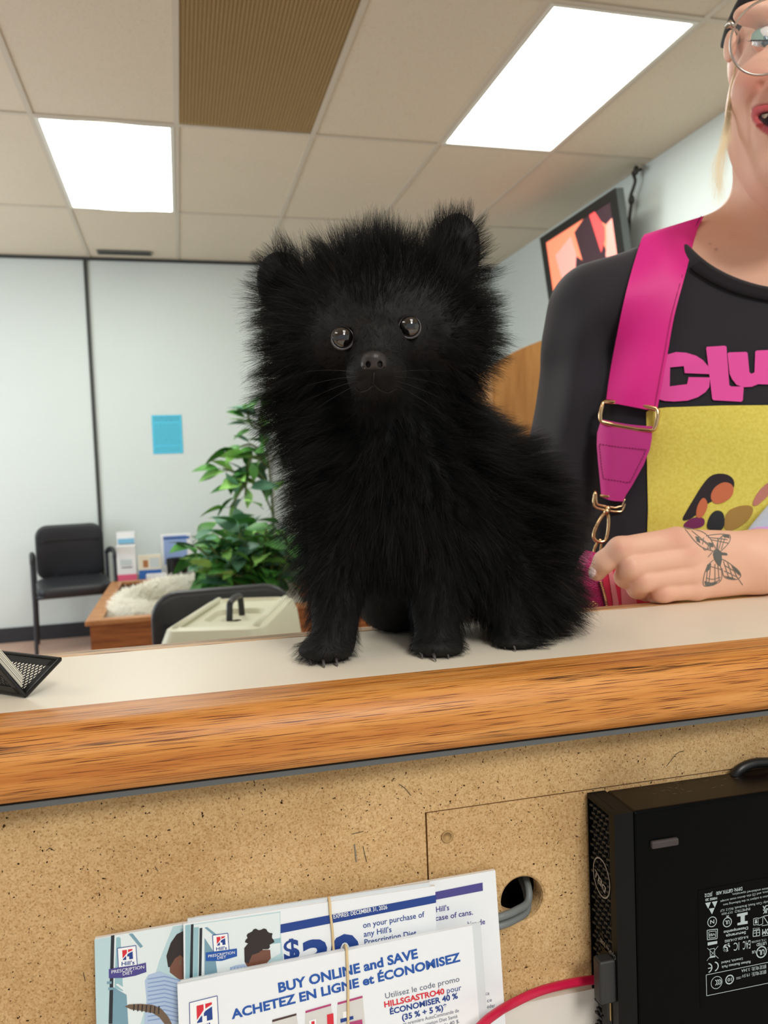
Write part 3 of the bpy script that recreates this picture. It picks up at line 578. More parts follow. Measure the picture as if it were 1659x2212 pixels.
# ---------------------------------------------------------------- coupon pads leaning on the board
LN = math.radians(9); PN = np.array([0, -math.cos(LN), math.sin(LN)])
def padsheet(off): s = Sheet((0, YP-.0052, .861), PN); s.o = s.o+PN*off; return s
m_paper = mat('glossy_white_paper', (236, 240, 244), .35, spec=.4); m_paperb = mat('paper_edge', (214, 220, 224), .6)
def pad(s, TLp, TRp, BLp, BRp, th):
    """block of paper: front face on plane s, thickness th behind it, standing on the desk"""
    q = []
    for a, c_ in ((TLp, BLp), (TRp, BRp)):
        A, B = s.P(*a), s.P(*c_); d = (B-A); k = (DESK+.0006-A[2])/d[2]; q.append((A, A+d*k))
    b_ = MB(); b_.prism([q[0][0], q[1][0], q[1][1], q[0][1]], s.n*0, -s.n*th); return b_, q
IK = [WHITE, NAVY, RED, BLUE, PURPLE, GREYINK]
def quadmap(s, TL, TR, BR, BL):
    def f(u, v):
        x = TL[0]*(1-u)*v+TR[0]*u*v+BR[0]*u*(1-v)+BL[0]*(1-u)*(1-v); y = TL[1]*(1-u)*v+TR[1]*u*v+BR[1]*u*(1-v)+BL[1]*(1-u)*(1-v); return (x, y)
    return f
def hlogo(s, parent, TL, TR, BR, BL, cap, banner=None, bcap=0):
    g = quadmap(s, TL, TR, BR, BL); b_ = MB(); k = 1.0
    s.poly(b_, [g(0, 1), g(1, 1), g(1, 0), g(0, 0)], 0, .00030)
    w = .0004; s.path(b_, [g(0, 1), g(1, 1), g(1, 0), g(0, 0)], w, 1, .00034, closed=True)
    A = lambda pts, mi, o_=.0004: s.poly(b_, [g(*p) for p in pts], mi, o_)
    A([(.25, .86), (.50, .86), (.50, .70), (.38, .58), (.25, .46)], 2); A([(.56, .86), (.80, .86), (.80, .80), (.56, .72)], 2)
    A([(.25, .40), (.38, .52), (.44, .56), (.44, .37), (.25, .37)], 1); A([(.50, .60), (.56, .66), (.80, .74), (.80, .37), (.60, .37), (.60, .52), (.50, .52)], 1)
    s.text(b_, "Hill's", g(.17, .10), g(.86, .10), cap, 1, .02, .0004)
    LG = mk('logo', b_, IK, parent)
    if banner:
        b_ = MB(); s.poly(b_, banner[0], 3 if len(banner) < 4 else 4, .00036); s.text(b_, 'PRESCRIPTION', banner[1][0], banner[1][1], bcap, 0, .0, .0005); s.text(b_, 'DIET', banner[2][0], banner[2][1], bcap, 0, .0, .0005); mk('logo_banner', b_, IK, LG)
PH = [mat('print_pale_teal', (186, 214, 220), .4), mat('print_white', (226, 236, 238), .4), mat('print_steel', (120, 158, 176), .4), mat('print_black', (34, 40, 48), .4), mat('print_skin', (120, 78, 62), .4), mat('print_hair', (44, 36, 36), .4), mat('print_shirt', (176, 196, 224), .4), mat('print_shirt_stripe', (134, 160, 202), .4), mat('print_tail', (112, 92, 74), .4), mat('print_teal', (150, 190, 200), .4)]
C8 = lambda x, y: (180+x/2.676, 1850+y/2.676); C1 = lambda x, y: (700+x/2.765, 1650+y/2.765)
def pp(s, b_, pts, mi, off, f=C8): s.poly(b_, [f(*p) for p in pts], mi, off)
def curly(s, b_, c, rx, ry, mi, off, n=34, seed=0):
    r_ = random.Random(seed); pts = []
    for k in range(n): a = 2*math.pi*k/n; q = 1+.10*math.sin(9*a)+r_.uniform(-.05, .07); pts.append((c[0]+rx*q*math.cos(a), c[1]+ry*q*math.sin(a)))
    pp(s, b_, pts, mi, off)
# rear pad
sA = padsheet(.0); bA, q = pad(sA, (205, 2028), (1070, 1880), (208, 2212), (1092, 2212), .003)
A_ = tag(mk('coupon_pad', bA, m_paper), 'widest coupon pad, at the back of the three, leaning on the particle board', 'coupon pad', 'coupon pads')
b = MB(); pp(sA, b, [(64, 480), (640, 385), (640, 970), (75, 970)], 0, .0001); pp(sA, b, [(165, 460), (520, 400), (440, 600), (330, 970), (160, 970)], 1, .00014); pp(sA, b, [(190, 470), (215, 462), (230, 780), (180, 760)], 9, .00017); pp(sA, b, [(160, 458), (180, 455), (168, 968), (146, 968)], 3, .0002); pp(sA, b, [(205, 465), (225, 462), (330, 545), (325, 560)], 1, .0002); pp(sA, b, [(262, 448), (285, 445), (345, 520), (330, 530)], 2, .0002)
pp(sA, b, [(165, 750), (250, 800), (260, 970), (165, 970)], 2, .00018); pp(sA, b, [(185, 740), (200, 735), (315, 815), (305, 828)], 1, .00022); pp(sA, b, [(560, 420), (640, 405), (640, 820), (570, 820)], 9, .00012); pp(sA, b, [(290, 690), (350, 640), (360, 760), (300, 800)], 1, .0002)
pp(sA, b, [(355, 720), (375, 685), (440, 664), (500, 690), (590, 735), (560, 790), (540, 969), (352, 969), (365, 830)], 6, .00024)
for k in range(11): y = 700+24*k; pp(sA, b, [(372, y+6), (470, y-10), (560, y+14), (560, y+20), (470, y-2), (372, y+13)], 7, .00027)
pp(sA, b, [(490, 640), (480, 575), (505, 500), (540, 450), (590, 425), (590, 600), (560, 640)], 5, .0003); pp(sA, b, [(500, 640), (530, 590), (560, 570), (592, 600), (592, 728), (545, 705), (500, 670)], 4, .00032); pp(sA, b, [(552, 600), (566, 598), (566, 630), (554, 632)], 8, .00034)
pp(sA, b, [(240, 868), (262, 856), (330, 852), (400, 858), (450, 880), (490, 925), (512, 969), (470, 969), (440, 930), (400, 905), (340, 893), (275, 884)], 8, .0004)
for k in range(7): x = 290+24*k; pp(sA, b, [(x, 853+k*2), (x+8, 854+k*2), (x+4, 893+k*3), (x-3, 892+k*3)], 5, .00044)
for x_, y_ in ((150, 730), (158, 765)): pp(sA, b, [(x_-14, y_-6), (x_+14, y_-8), (x_+14, y_+6), (x_-14, y_+8)], 2, .0003)
mk('photo_print', b, PH, A_)
hlogo(sA, A_, C8(197, 531), C8(304, 515), C8(312, 633), C8(203, 646), 8.5, ([C8(147, 652), C8(200, 642), C8(312, 626), C8(362, 614), C8(365, 668), C8(300, 690), C8(230, 702), C8(148, 704)], (C8(163, 678), C8(352, 647)), (C8(228, 688), C8(286, 679)), 1), 7.2)
b = MB(); pp(sA, b, [(600, 778), (947, 709), (949, 758), (600, 825)], 4, .0002, C1); mk('purple_bar', b, IK, A_); b = MB()
for tx, a, c_, cp in (("any Hill's", (600, 898), (748, 873), 12), ('or case of cans.', (610, 948), (890, 900), 12), ("bien", (860, 975), (912, 966), 12), ('de', (926, 963), (963, 956), 12)): sA.text(b, tx, C1(*a), C1(*c_), cp, 4, .012)
for tx, a, c_ in (('ca', (965, 1383), (988, 1379)), ('ce', (975, 1425), (1003, 1419)), ('éder', (975, 1462), (1023, 1452)), ('ca.', (980, 1502), (1008, 1496))): sA.text(b, tx, C1(*a), C1(*c_), 8, 5, 0)
mk('printed_text', b, IK, A_)
# middle pad
sB = padsheet(.0065); bB, q = pad(sB, (396, 1996), (940, 1914), (398, 2212), (948, 2212), .003)
B_o = tag(mk('coupon_pad', bB, m_paper), 'middle coupon pad showing a large blue thirty dollars', 'coupon pad', 'coupon pads')
b, q = pad(padsheet(.0045), (405, 1985), (928, 1906), (410, 2212), (938, 2212), .0015)
b2, q = pad(padsheet(.0035), (420, 1981), (700, 1939), (420, 2212), (700, 2212), .0008); b.add(np.vstack(b2.v), b2.f); mk('loose_sheets', b, m_paperb, B_o)
b = MB(); pp(sB, b, [(588, 398), (1139, 318), (1139, 420), (1160, 640), (590, 760)], 0, .0001); pp(sB, b, [(640, 395), (1135, 325), (1139, 560), (900, 700), (640, 700)], 1, .00013)
pp(sB, b, [(590, 398), (618, 394), (616, 730), (590, 733)], 9, .00015); pp(sB, b, [(622, 393), (637, 391), (632, 728), (614, 730)], 3, .0002); pp(sB, b, [(672, 415), (688, 412), (682, 718), (666, 720)], 3, .0002); pp(sB, b, [(640, 410), (668, 408), (662, 720), (636, 722)], 9, .00017)
pp(sB, b, [(700, 470), (760, 560), (778, 700), (700, 700)], 2, .00018); pp(sB, b, [(700, 412), (716, 408), (775, 455), (765, 466)], 2, .0002); pp(sB, b, [(1090, 480), (1140, 470), (1140, 500), (1090, 506)], 9, .00016)
pp(sB, b, [(838, 682), (850, 640), (885, 628), (930, 622), (985, 655), (960, 700), (838, 720)], 6, .00025)
for k in range(6): x = 850+20*k; pp(sB, b, [(x, 640-k), (x+5, 640-k), (x+12, 690), (x+6, 690)], 7, .00028)
pp(sB, b, [(935, 615), (932, 560), (960, 530), (1040, 540), (1080, 540), (1084, 590), (1064, 612), (1050, 660), (985, 655), (950, 640)], 4, .0003); pp(sB, b, [(932, 610), (930, 530), (950, 505), (1010, 520), (1020, 555), (975, 570), (955, 620)], 5, .00032); curly(sB, b, (1020, 482), 76, 62, 5, .00036); pp(sB, b, [(978, 572), (996, 570), (994, 600), (982, 602)], 4, .00038)
mk('photo_print', b, PH, B_o)
hlogo(sB, B_o, C8(747, 456), C8(835, 444), C8(843, 545), C8(753, 556), 7, ([C8(707, 556), C8(760, 549), C8(845, 538), C8(888, 532), C8(889, 577), C8(800, 604), C8(708, 605)], (C8(722, 585), C8(876, 562)), (C8(775, 595), C8(825, 588))), 6)
b = MB(); sB.poly(b, [(606, 1997), (942, 1933), (942, 1950), (606, 2016)], 1, .0002); NB = mk('blue_bar', b, IK, B_o); b = MB(); sB.text(b, 'EXPIRES: DECEMBER 31, 2026', C1(57, 925), C1(378, 866), 9, 0, .01, .0004); mk('expiry_text', b, IK, NB); b = MB()
for tx, a, c_ in (('on your purchase of', (234, 981), (601, 914)), ("any Hill's", (238, 1034), (404, 1004)), ('Prescription Diet', (243, 1082), (553, 1024))): sB.text(b, tx, C1(*a), C1(*c_), 12.5, 1, .008)
mk('printed_text', b, IK, B_o); b = MB(); sB.text(b, '$', (614, 2075), (648, 2069), 44, 1, .03); sB.text(b, '30', (656, 2112), (780, 2090), 78, 1, .035)
mk('price_text', b, IK, B_o)
# front pad
sC = padsheet(.0135); bC, q = pad(sC, (383, 2127), (1020, 1999), (386, 2212), (1036, 2212), .003)
C_o = tag(mk('coupon_pad', bC, m_paper), 'front coupon pad with blue buy online headline', 'coupon pad', 'coupon pads')
b, q = pad(padsheet(.0105), (390, 2119), (1038, 1993), (392, 2212), (1054, 2212), .0015); mk('loose_sheets', b, m_paperb, C_o)
b = MB(); sC.text(b, 'BUY ONLINE and SAVE', C8(1130, 787), C1(562, 1158), 21, 3, .035); sC.text(b, 'ACHETEZ EN LIGNE et ÉCONOMISEZ', C8(858, 940), C1(817, 1177), 20, 3, .035)
mk('headline', b, IK, C_o)
b = MB(); T_ = lambda tx, a, c_, cp, mi, bo=0: sC.text(b, tx, C1(*a), C1(*c_), cp, mi, bo)
T_('Utilisez le code promo', (367, 1403), (810, 1299), 12.5, 5); T_('HILLSGASTRO40', (361, 1455), (720, 1373), 12.5, 2, .03); T_('pour', (735, 1371), (822, 1351), 12.5, 1); T_('ÉCONOMISER 40 %', (395, 1497), (800, 1400), 12.5, 1, .03)
T_('(35 % + 5 %)*', (467, 1532), (735, 1466), 12.5, 1, .03); mk('offer_text', b, IK, C_o); b = MB(); T_('en première AutoCommande de', (470, 1566), (806, 1482), 8, 5); T_('de Prescription Diet Santé', (520, 1589), (798, 1516), 8, 5); T_('achat de 40 $.', (640, 1590), (811, 1546), 8, 5)
mk('printed_text', b, IK, C_o)
hlogo(sC, C_o, C8(613, 846), C8(774, 806), C8(784, 1010), C8(618, 1050), 15)
m_bag = mat('print_bag', (214, 212, 210), .4); m_mag = mat('print_magenta', (176, 62, 116), .4); m_dbr = mat('print_dark_brown', (70, 48, 44), .4)
b = MB(); BG = [m_bag, m_mag, m_dbr, RED, NAVY, WHITE]
for (x, y, w, hh, cc) in ((1092, 945, 140, 38, 2), (1284, 893, 148, 42, 1), (1470, 845, 144, 40, 1)):
    pp(sC, b, [(x, y), (x+w, y-hh), (x+w+28, 1120), (x-6, 1120)], 0, .0002); pp(sC, b, [(x, y), (x+w, y-hh), (x+w, y-hh+12), (x, y+13)], cc, .0003)
pp(sC, b, [(1408, 915), (1445, 906), (1450, 1010), (1412, 1015)], 3, .0004); pp(sC, b, [(1305, 950), (1345, 940), (1348, 1000), (1308, 1008)], 5, .0004); pp(sC, b, [(1318, 955), (1336, 951), (1338, 985), (1320, 988)], 3, .0005)
pp(sC, b, [(1500, 900), (1535, 892), (1537, 935), (1502, 940)], 5, .0004); pp(sC, b, [(1486, 940), (1560, 922), (1562, 940), (1488, 962)], 4, .0005); pp(sC, b, [(1540, 958), (1612, 942), (1616, 990), (1544, 1000)], 1, .0005)
mk('product_print', b, BG, C_o)
m_rub = mat('tan_rubber', (222, 196, 150), .6)
def band(label, s, pts, topbump):
    b_ = MB(); P_ = [s.P(x, y, .0012) for x, y in pts]; top = P_[0]; P_ = [top-s.n*.006, top-s.n*.003+np.array([0, 0, .0012])]+P_
    d = P_[-1]-P_[-2]; P_.append(P_[-1]+d*1.0); b_.tube(P_, .0008, 8, flat=1.3); tag(mk('rubber_band', b_, m_rub, smooth=True), label, 'rubber band', 'rubber bands')
band('tan rubber band around the middle coupon pad', sB, [(712, 1948), (714, 1975), (718, 2010), (721, 2060)], 0)
band('tan rubber band around the front coupon pad', sC, [(749, 2052), (750, 2080), (752, 2130), (752, 2212)], 0)
# ---------------------------------------------------------------- cables
b = MB(); P_ = [(hc+np.array([.006, .03, .006])), onY(1150, 1935, YP+.004), onY(1128, 1958, YP-.0035), onY(1095, 1978, YP-.0045), onY(1060, 1990, YP-.0052), onY(1000, 1996, YP-.0035)]
P_ = [np.array([hc[0]+.010, YP+.035, hc[2]+.010]), np.array([hc[0]+.008, YP+.012, hc[2]+.004]), onY(1140, 1948, YP+.0035), onY(1112, 1968, YP-.0035), onY(1085, 1979, YP-.0065), onY(1066, 1984, YP-.0055)]
b.tube(smoothpath(P_, 8), .0024, 12); mg = mat('grey_cable', (112, 118, 118), .5)
tag(mk('grey_cable', b, mg, smooth=True), 'upper of the two grey cables coming out of the round hole', 'cable', 'grey cables')
b = MB(); b.tube(smoothpath([p+np.array([-.001, .0, -.0058]) for p in P_], 8), .0024, 12); tag(mk('grey_cable', b, mg, smooth=True), 'lower of the two grey cables coming out of the round hole', 'cable', 'grey cables')
b = MB(); YR = .428; P_ = [onY(x, y, yy) for x, y, yy in ((985, 2280, .40), (1040, 2215, .412), (1070, 2190, .42), (1101, 2171, .43), (1163, 2142, YR+.01), (1232, 2124, YR+.02), (1290, 2116, YR+.024), (1340, 2118, YR+.026))]
b.tube(smoothpath(P_, 8), .0027, 12); tag(mk('red_cable', b, mat('red_cable', (196, 22, 66), .4), smooth=True), 'red cable curving from the computer in front of the coupon pads', 'cable')
b = MB(); P_ = [onY(1575, 1700, YP-.004), onY(1592, 1668, YP-.006), (onY(1618, 1652, YP-.006)), onY(1650, 1647, YP-.006), onY(1690, 1652, YP-.006), onY(1720, 1690, YP-.004)]
b.tube(smoothpath(P_, 8), .0034, 12); tag(mk('black_cable', b, mat('black_cable', (24, 24, 26), .4), smooth=True), 'black cable looping up behind the computer', 'cable')
# ---------------------------------------------------------------- mini computer
YC = YP-.036; C0 = onY(1350, 1757, YC); XC = C0[0]; ZT = C0[2]; HC_ = .182; XR = XC+.178; ZBt = ZT-HC_
m_cb = mat('computer_black', (6, 7, 8), .36, spec=.05); m_ct = mat('computer_top_oak_reflection', (22, 15, 12), .30, spec=.2); m_bz = mat('bezel_black', (12, 13, 14), .42, spec=.14)  # top face: reflection of the oak put into its brown base colour
PC = thing('mini_computer', 'small black desktop computer standing on its side by the particle board', 'computer', ((XC+XR)/2, YC+.018, ZBt))
b = MB(); b.box((XC+.006, YC, ZBt), (XR, YC+.0345, ZT)); b.mi = [0, 0, 0, 0, 0, 1]; b.mi = [1 if set(f_) == {1, 3, 5, 7} else 0 for f_ in b.f]; mk('case', b, [m_cb, m_ct], PC, bevel=.0022, seg=3)
b = MB()   # bezel frame
bx0, bx1 = XC-.0075, XC+.0055; y0, y1 = YC, YC+.0345
b.box((bx0+.004, y0, ZBt), (bx1, y1, ZT)); b.box((bx0, y0, ZBt), (bx0+.004, y0+.0065, ZT)); b.box((bx0, y1-.001, ZBt), (bx0+.004, y1, ZT)); b.box((bx0, y0+.0066, ZT-.003), (bx0+.0039, y1-.0011, ZT-.0001))
BZ = mk('bezel', b, m_bz, PC)
b = MB(); SL = []
zz = ZT-.006; r_ = 0
while zz > ZBt+.01:
    for k in range(5):
        yy = y0+.0085+k*.0052+(.0026 if r_ % 2 else 0)
        solid = zz < ZT-.096 and yy < y0+.021
        if yy < y1-.003 and not solid:
            M = rotM(rx=math.radians(-14), loc=(bx0+.0022, yy, zz)); b.box((-.0022, -.0021, -.0008), (.0018, .0021, .0006), M)
            b.box((bx0+.0006, yy-.0024, zz-.0034), (bx0+.0034, yy-.0018, zz))
    zz -= .0044; r_ += 1
mk('vent_grille', b, mat('grille_dark_grey', (46, 48, 50), .5, spec=.3), PC)
b = MB(); b.box((bx0+.0034, y0+.0065, ZBt+.003), (bx0+.0042, y1-.001, ZT-.003)); mk('grille_recess', b, mat('recess_black', (6, 6, 7), .8), BZ)
b = MB(); b.prism([(bx0, y0+.0065, ZBt), (bx0, y0+.0065, ZT-.100), (bx0, y0+.0215, ZT-.082), (bx0, y0+.0215, ZBt)], (0, 0, 0), (.004, 0, 0)); mk('port_panel', b, m_bz, PC)
sX = Sheet((bx0-.0002, 0, 0), (-1, 0, 0)); b = MB(); lc = onX(1299, 1896, bx0)
sX.ring(b, (1299, 1896), .0122, .0010, 0, .0003, ax=.86); sX.text(b, 'DELL', (1309, 1919), (1285, 1877), 15, 0, .03, .0004); mk('logo', b, [mat('logo_grey', (150, 152, 154), .4)], PC)
b = MB(); b.lathe([(.0118, 0), (.0118, .0006)], (0, 0, 0), 32, M=rotM(ry=math.radians(-90))); b.v = [x*np.array([1, .86, 1])+np.array([bx0+.0003, lc[1], lc[2]]) for x in b.v]
b = MB(); sX.text(b, 'OptiPlex 3080', (1330, 2066), (1296, 2024), 10, 0, 0, .0004); mk('model_text', b, [mat('logo_grey')], PC)
b = MB(); pz = onX(1318, 2185, bx0-.0003); b.box((bx0-.0005, pz[1]-.002, pz[2]-.007), (bx0+.001, pz[1]+.0035, pz[2]+.018)); UP = mk('usb_port', b, mat('port_dark', (5, 5, 6), .6), PC)
b = MB(); b.box((bx0-.0009, pz[1]-.0018, pz[2]-.005), (bx0-.0004, pz[1]-.0008, pz[2]+.010)); mk('port_contact', b, mat('gold_contact', (206, 168, 96), .3, metal=.8), UP)
pz = onX(1304, 2115, bx0-.006); b = MB(); b.box((bx0-.011, pz[1]-.0045, pz[2]-.014), (bx0+.001, pz[1]+.0045, pz[2]+.014)); tag(mk('usb_plug', b, mat('plug_black', (34, 35, 37), .5), bevel=.0018, seg=3), 'stubby black plug sticking out of the front of the computer', 'plug')
b = MB(); fp = onY(1434, 1820, YC); b.box((fp[0]-.0095, YC-.0022, fp[2]-.0024), (fp[0]+.0095, YC+.001, fp[2]+.0024)); mk('rubber_foot', b, mat('foot_grey', (62, 54, 52), .7), PC, bevel=.0012, seg=3)
b = MB(); b.box((bx1+.0001, y0-.0003, ZBt), (bx1+.0009, y1, ZT)); 
b = MB(); sT = Sheet((0, 0, ZT), (0, 0, 1)); m_dust = mat('dust', (130, 112, 100), .9)
for k in range(26):
    x = random.uniform(1390, 1650); y = 1690-(x-1390)*.14+random.uniform(-8, 34); a = random.uniform(-.6, .6); sT.line(b, (x, y), (x+random.uniform(3, 12), y+a*6), .00025, 0, .0001)
mk('dust_fibres', b, m_dust, PC)
# regulatory label on its side
sL = Sheet((0, YC-.00005, 0), (0, -1, 0)); b = MB(); C5 = lambda x, y: (1500+x/6.11, 1850+y/6.11)
b.prism([sL.P(*p) for p in (C5(45, 450), C5(1500, 170), C5(1500, 1780), C5(75, 2010))], (0, 0, 0), (0, -.00012, 0)); LB = mk('label_sticker', b, mat('label_black', (5, 6, 7), .35, spec=.05), PC)
b = MB(); OF = .0003; T5 = lambda t, a, c_, cp, bo=.0: sL.text(b, t, C5(*a), C5(*c_), cp/6.11, 0, bo, OF)
def P5(pts, w=.00035, cl=False): sL.path(b, [C5(*p) for p in pts], w, 0, OF, cl)
def F5(pts): sL.poly(b, [C5(*p) for p in pts], 0, OF)
T5('DP/N: G8TFX A00', (632, 402), (287, 467), 46, .02); T5('JSD2', (240, 478), (135, 495), 46, .02); T5('H005 20', (300, 535), (145, 560), 32, .03)
T5('may cause undesired operation.', (1075, 395), (495, 490), 30); T5('interference, and (2) this device must accept', (1110, 425), (342, 582), 30); T5('operation is subject to the following two', (1060, 495), (380, 628), 30)
T5('UK only: Cain Road, Bracknell, RG12 1LF', (1050, 570), (342, 703), 32); T5('INMETRO', (735, 675), (533, 712), 34); T5('OCP 0029', (507, 722), (360, 748), 28)
for x, y, u_ in ((180, 640, -1), (268, 625, -1), (230, 715, -1)): F5([(x-38, y-25), (x+38, y-38), (x+2, y+50)]); 
def ring5(c, r, w=.0007, **k): sL.ring(b, C5(*c), r, w, 0, OF, **k)
PXM = np.linalg.norm(sL.P(1560, 2000)-sL.P(1560, 2001))/6.11
ring5((234, 863), 64*PXM, .0005); T5('N', (262, 833), (208, 843), 52, .02)
P5([(168, 975), (305, 958), (300, 1085), (172, 1102)], .0005, True); P5([(190, 995), (285, 983), (280, 1068), (194, 1078)], .0004, True); T5('VEI', (275, 1010), (200, 1022), 34, .02)
F5([(175, 1135), (302, 1115), (302, 1152), (175, 1178)]); P5([(170, 1210), (318, 1345)], .0003); P5([(312, 1185), (165, 1378)], .0003); P5([(205, 1225), (265, 1213), (270, 1310), (212, 1320)], .0004, True); P5([(200, 1335), (275, 1322)], .0008)
for cx_, cy_ in ((178, 1475), (262, 1455)): ring5((cx_, cy_), 58*PXM, .0008, a0=-80, a1=80)
P5([(180, 1478), (225, 1470)], .0006)
ring5((435, 868), 60*PXM, .0006); T5('UL', (465, 840), (405, 850), 50, .03); T5('BR', (455, 775), (418, 781), 24, .02)
F5([(563, 760), (703, 733), (703, 768), (665, 778), (665, 855), (703, 850), (703, 888), (568, 910), (568, 880), (610, 870), (610, 790), (563, 795)])
T5('Desempenho', (708, 925), (385, 985), 38, .02); T5('Segurança', (680, 985), (415, 1035), 38, .02); T5('R-R-E2K-D14U002', (708, 1045), (400, 1105), 34, .01); T5('EAC', (740, 1105), (640, 1122), 112, 0); T5('IC', (592, 1130), (520, 1142), 108, 0)
ring5((425, 1205), 42*PXM, .0010, a0=0, a1=300); ring5((410, 1222), 26*PXM, .0008); F5([(405, 1160), (465, 1140), (450, 1170)]); ring5((885, 1262), 72*PXM, .0008); T5('UL', (925, 1225), (848, 1240), 66, .03); T5('LISTED', (950, 1125), (820, 1150), 38, .02); T5('US', (808, 1240), (760, 1248), 36, .02); T5('c', (985, 1200), (965, 1204), 40, .02)
T5('I.T.E. E163106', (945, 1085), (755, 1120), 28, 0); T5('NYCE', (860, 935), (770, 950), 30); P5([(775, 985), (862, 968), (862, 1045), (775, 1058)], .0005, True); P5([(778, 1015), (860, 1002)], .0004); P5([(820, 980), (820, 1050)], .0006)
P5([(780, 822), (820, 812), (860, 815), (902, 795), (902, 890), (860, 908), (820, 900), (782, 908)], .0004, True); P5([(842, 812), (842, 905)], .0003); T5('!', (830, 830), (795, 838), 50, .03)
P5([(910, 790), (1010, 770), (975, 890)], .0005, True); T5('UK', (990, 690), (900, 705), 52, .03); T5('CA', (990, 640), (900, 655), 52, .03); T5('NOM', (1060, 940), (895, 965), 72, .03); P5([(890, 915), (1080, 885)], .0004); P5([(895, 1052), (1080, 1020)], .0004)
T5('Raheen Business Park', (740, 1375), (358, 1445), 36, .01); T5('Limerick, Ireland', (637, 1335), (357, 1390), 34, .01)
P5([(1200, 1350), (155, 1565), (162, 1840), (1200, 1625)], .0004); ring5((293, 1665), 80*PXM, .0004); 
for k in range(3): ring5((268+26*k, 1668-4*k), 34*PXM, .0006, a0=-75, a1=75)
ring5((465, 1625), 56*PXM, .0008); T5('10', (492, 1600), (438, 1610), 44, .02); T5('额定电流: 3.34A', (950, 1430), (620, 1492), 40, 0); T5('额定电压: 19.5V', (950, 1500), (625, 1562), 40, 0); P5([(612, 1590), (552, 1601)], .0003); P5([(612, 1608), (552, 1619)], .0003)
mk('label_print', b, [SILVER], LB)
# ---------------------------------------------------------------- business card holder
m_mesh = mat('black_wire', (22, 22, 23), .4, metal=.2)
nb = onZ(55, 1503, LEDGE+.0015); nt_ = onZ(130, 1424, LEDGE+.022); ft = onZ(2, 1409, LEDGE+.022); axv = (ft-nt_); axl = np.linalg.norm(axv); axv = axv/axl
Lh = .062; fb = nb+axv*Lh; ft = nt_+axv*Lh; u2 = (nt_-nb); back = np.array([-u2[0]*1.0, -u2[1]*1.0, u2[2]]); h = np.array([u2[0], u2[1], 0]); bk = nb-h*1.7+np.array([0, 0, u2[2]*2.6]); bkf = bk+axv*Lh
ctr = (nb+fb)/2; HD = thing('card_holder', 'black wire mesh business card holder on the counter, at the left edge', 'card holder', (ctr[0], ctr[1], LEDGE))
b = MB(); b.tube([nb, nt_], .0013, 8); b.tube([nt_, ft], .0013, 8); b.tube([ft, fb], .0013, 8); b.tube([fb, bkf], .0013, 8); b.tube([bkf, bk], .0013, 8); b.tube([bk, nb], .0013, 8); b.tube([nb, fb], .0013, 8)
def lerpq(a, c_, u, w): return a+(c_-a)*u+axv*Lh*w
def strip(a, c_, u0, u1, w0, w1, b_):
    n_ = np.cross(c_-a, axv); n_ /= np.linalg.norm(n_); b_.prism([lerpq(a, c_, u0, w0), lerpq(a, c_, u1, w0), lerpq(a, c_, u1, w1), lerpq(a, c_, u0, w1)], n_*-.0004, n_*.0004)
for a, c_ in ((nb, nt_), (nb, bk)):
    strip(a, c_, 0, 1, 0, .10, b); strip(a, c_, 0, 1, .9, 1, b); strip(a, c_, .80 if c_ is nt_ else .92, 1, 0, 1, b); strip(a, c_, 0, .10, 0, 1, b)
mk('frame', b, m_mesh, HD, smooth=True, auto=40)
b = MB()
for a, c_, nu in ((nb, nt_, 9), (nb, bk, 18)):
    nw = 18
    for i in range(-nu, nw+nu):
        for sg in (1, -1):
            pts = []
            for k in range(nu+1):
                w = (i+sg*k*.8)/nw
                if 0 <= w <= 1: pts.append(lerpq(a, c_, k/nu, w))
            if len(pts) > 1: b.tube([pts[0], pts[-1]], .00035, 4)
mk('wire_mesh', b, m_mesh, HD)
m_card = mat('card_stock', (222, 218, 204), .6); m_cardd = mat('card_stock_grey', (182, 180, 168), .6)
ub = (bk-nb)/np.linalg.norm(bk-nb); nbk = np.cross(ub, axv); nbk /= np.linalg.norm(nbk); nbk = nbk if nbk@h > 0 else -nbk
for k in range(12):
    off = .0014+k*.00052; s0 = nb+ub*(.0028+off*.9)+nbk*off+axv*(.0012+random.uniform(0, .0008)); e0 = s0+ub*.052; b = MB(); b.prism([s0, e0, e0+axv*.058, s0+axv*.058], nbk*0, nbk*.00038)
    tag(mk('business_card', b, m_card if k % 4 else m_cardd), 'pale business card among the cards standing in the black mesh holder', 'business card', 'business cards in the mesh holder')
# ================================================================== THE DOG
h = .0019
lo = np.array([camc(530, 0, .57)[0]-.01, camc(0, 440, .57)[1]-.01, .44]); hi = np.array([.19, camc(0, 1450, .54)[1]+.03, .72])
G = grid(lo, hi, h)
fD = ell(G, 822, 690, .565, 178, 150, .058)                                        # skull
for a in [(690, 745, .555, 90, 85, .045, 0), (955, 735, .555, 92, 95, .045, 0)]: fD = smin(fD, ell(G, *a), .02)
fD = smin(fD, ell(G, 812, 745, .520, 80, 55, .032), .015)
fD = smin(fD, ell(G, 813, 806, .502, 66, 44, .034), .012)                          # muzzle
fD = smin(fD, ell(G, 815, 842, .515, 54, 30, .030), .008)
fD = smin(fD, ell(G, 846, 955, .590, 186, 150, .060), .03)                         # neck, chest
fD = smin(fD, ell(G, 862, 1100, .590, 190, 165, .062), .03)
fD = smin(fD, ell(G, 1000, 1130, .625, 195, 175, .060), .03)
fD = smin(fD, ell(G, 1105, 1235, .600, 105, 110, .045), .02)                       # haunch
fD = smin(fD, ell(G, 1150, 1290, .615, 70, 55, .045), .02)
fD = smin(fD, ell(G, 852, 1303, .632, 80, 62, .032), .02); fD = smin(fD, ell(G, 860, 1235, .62, 90, 60, .04), .02)                          # rump between the legs
fD = smin(fD, ell(G, 690, 880, .590, 85, 85, .035), .02)
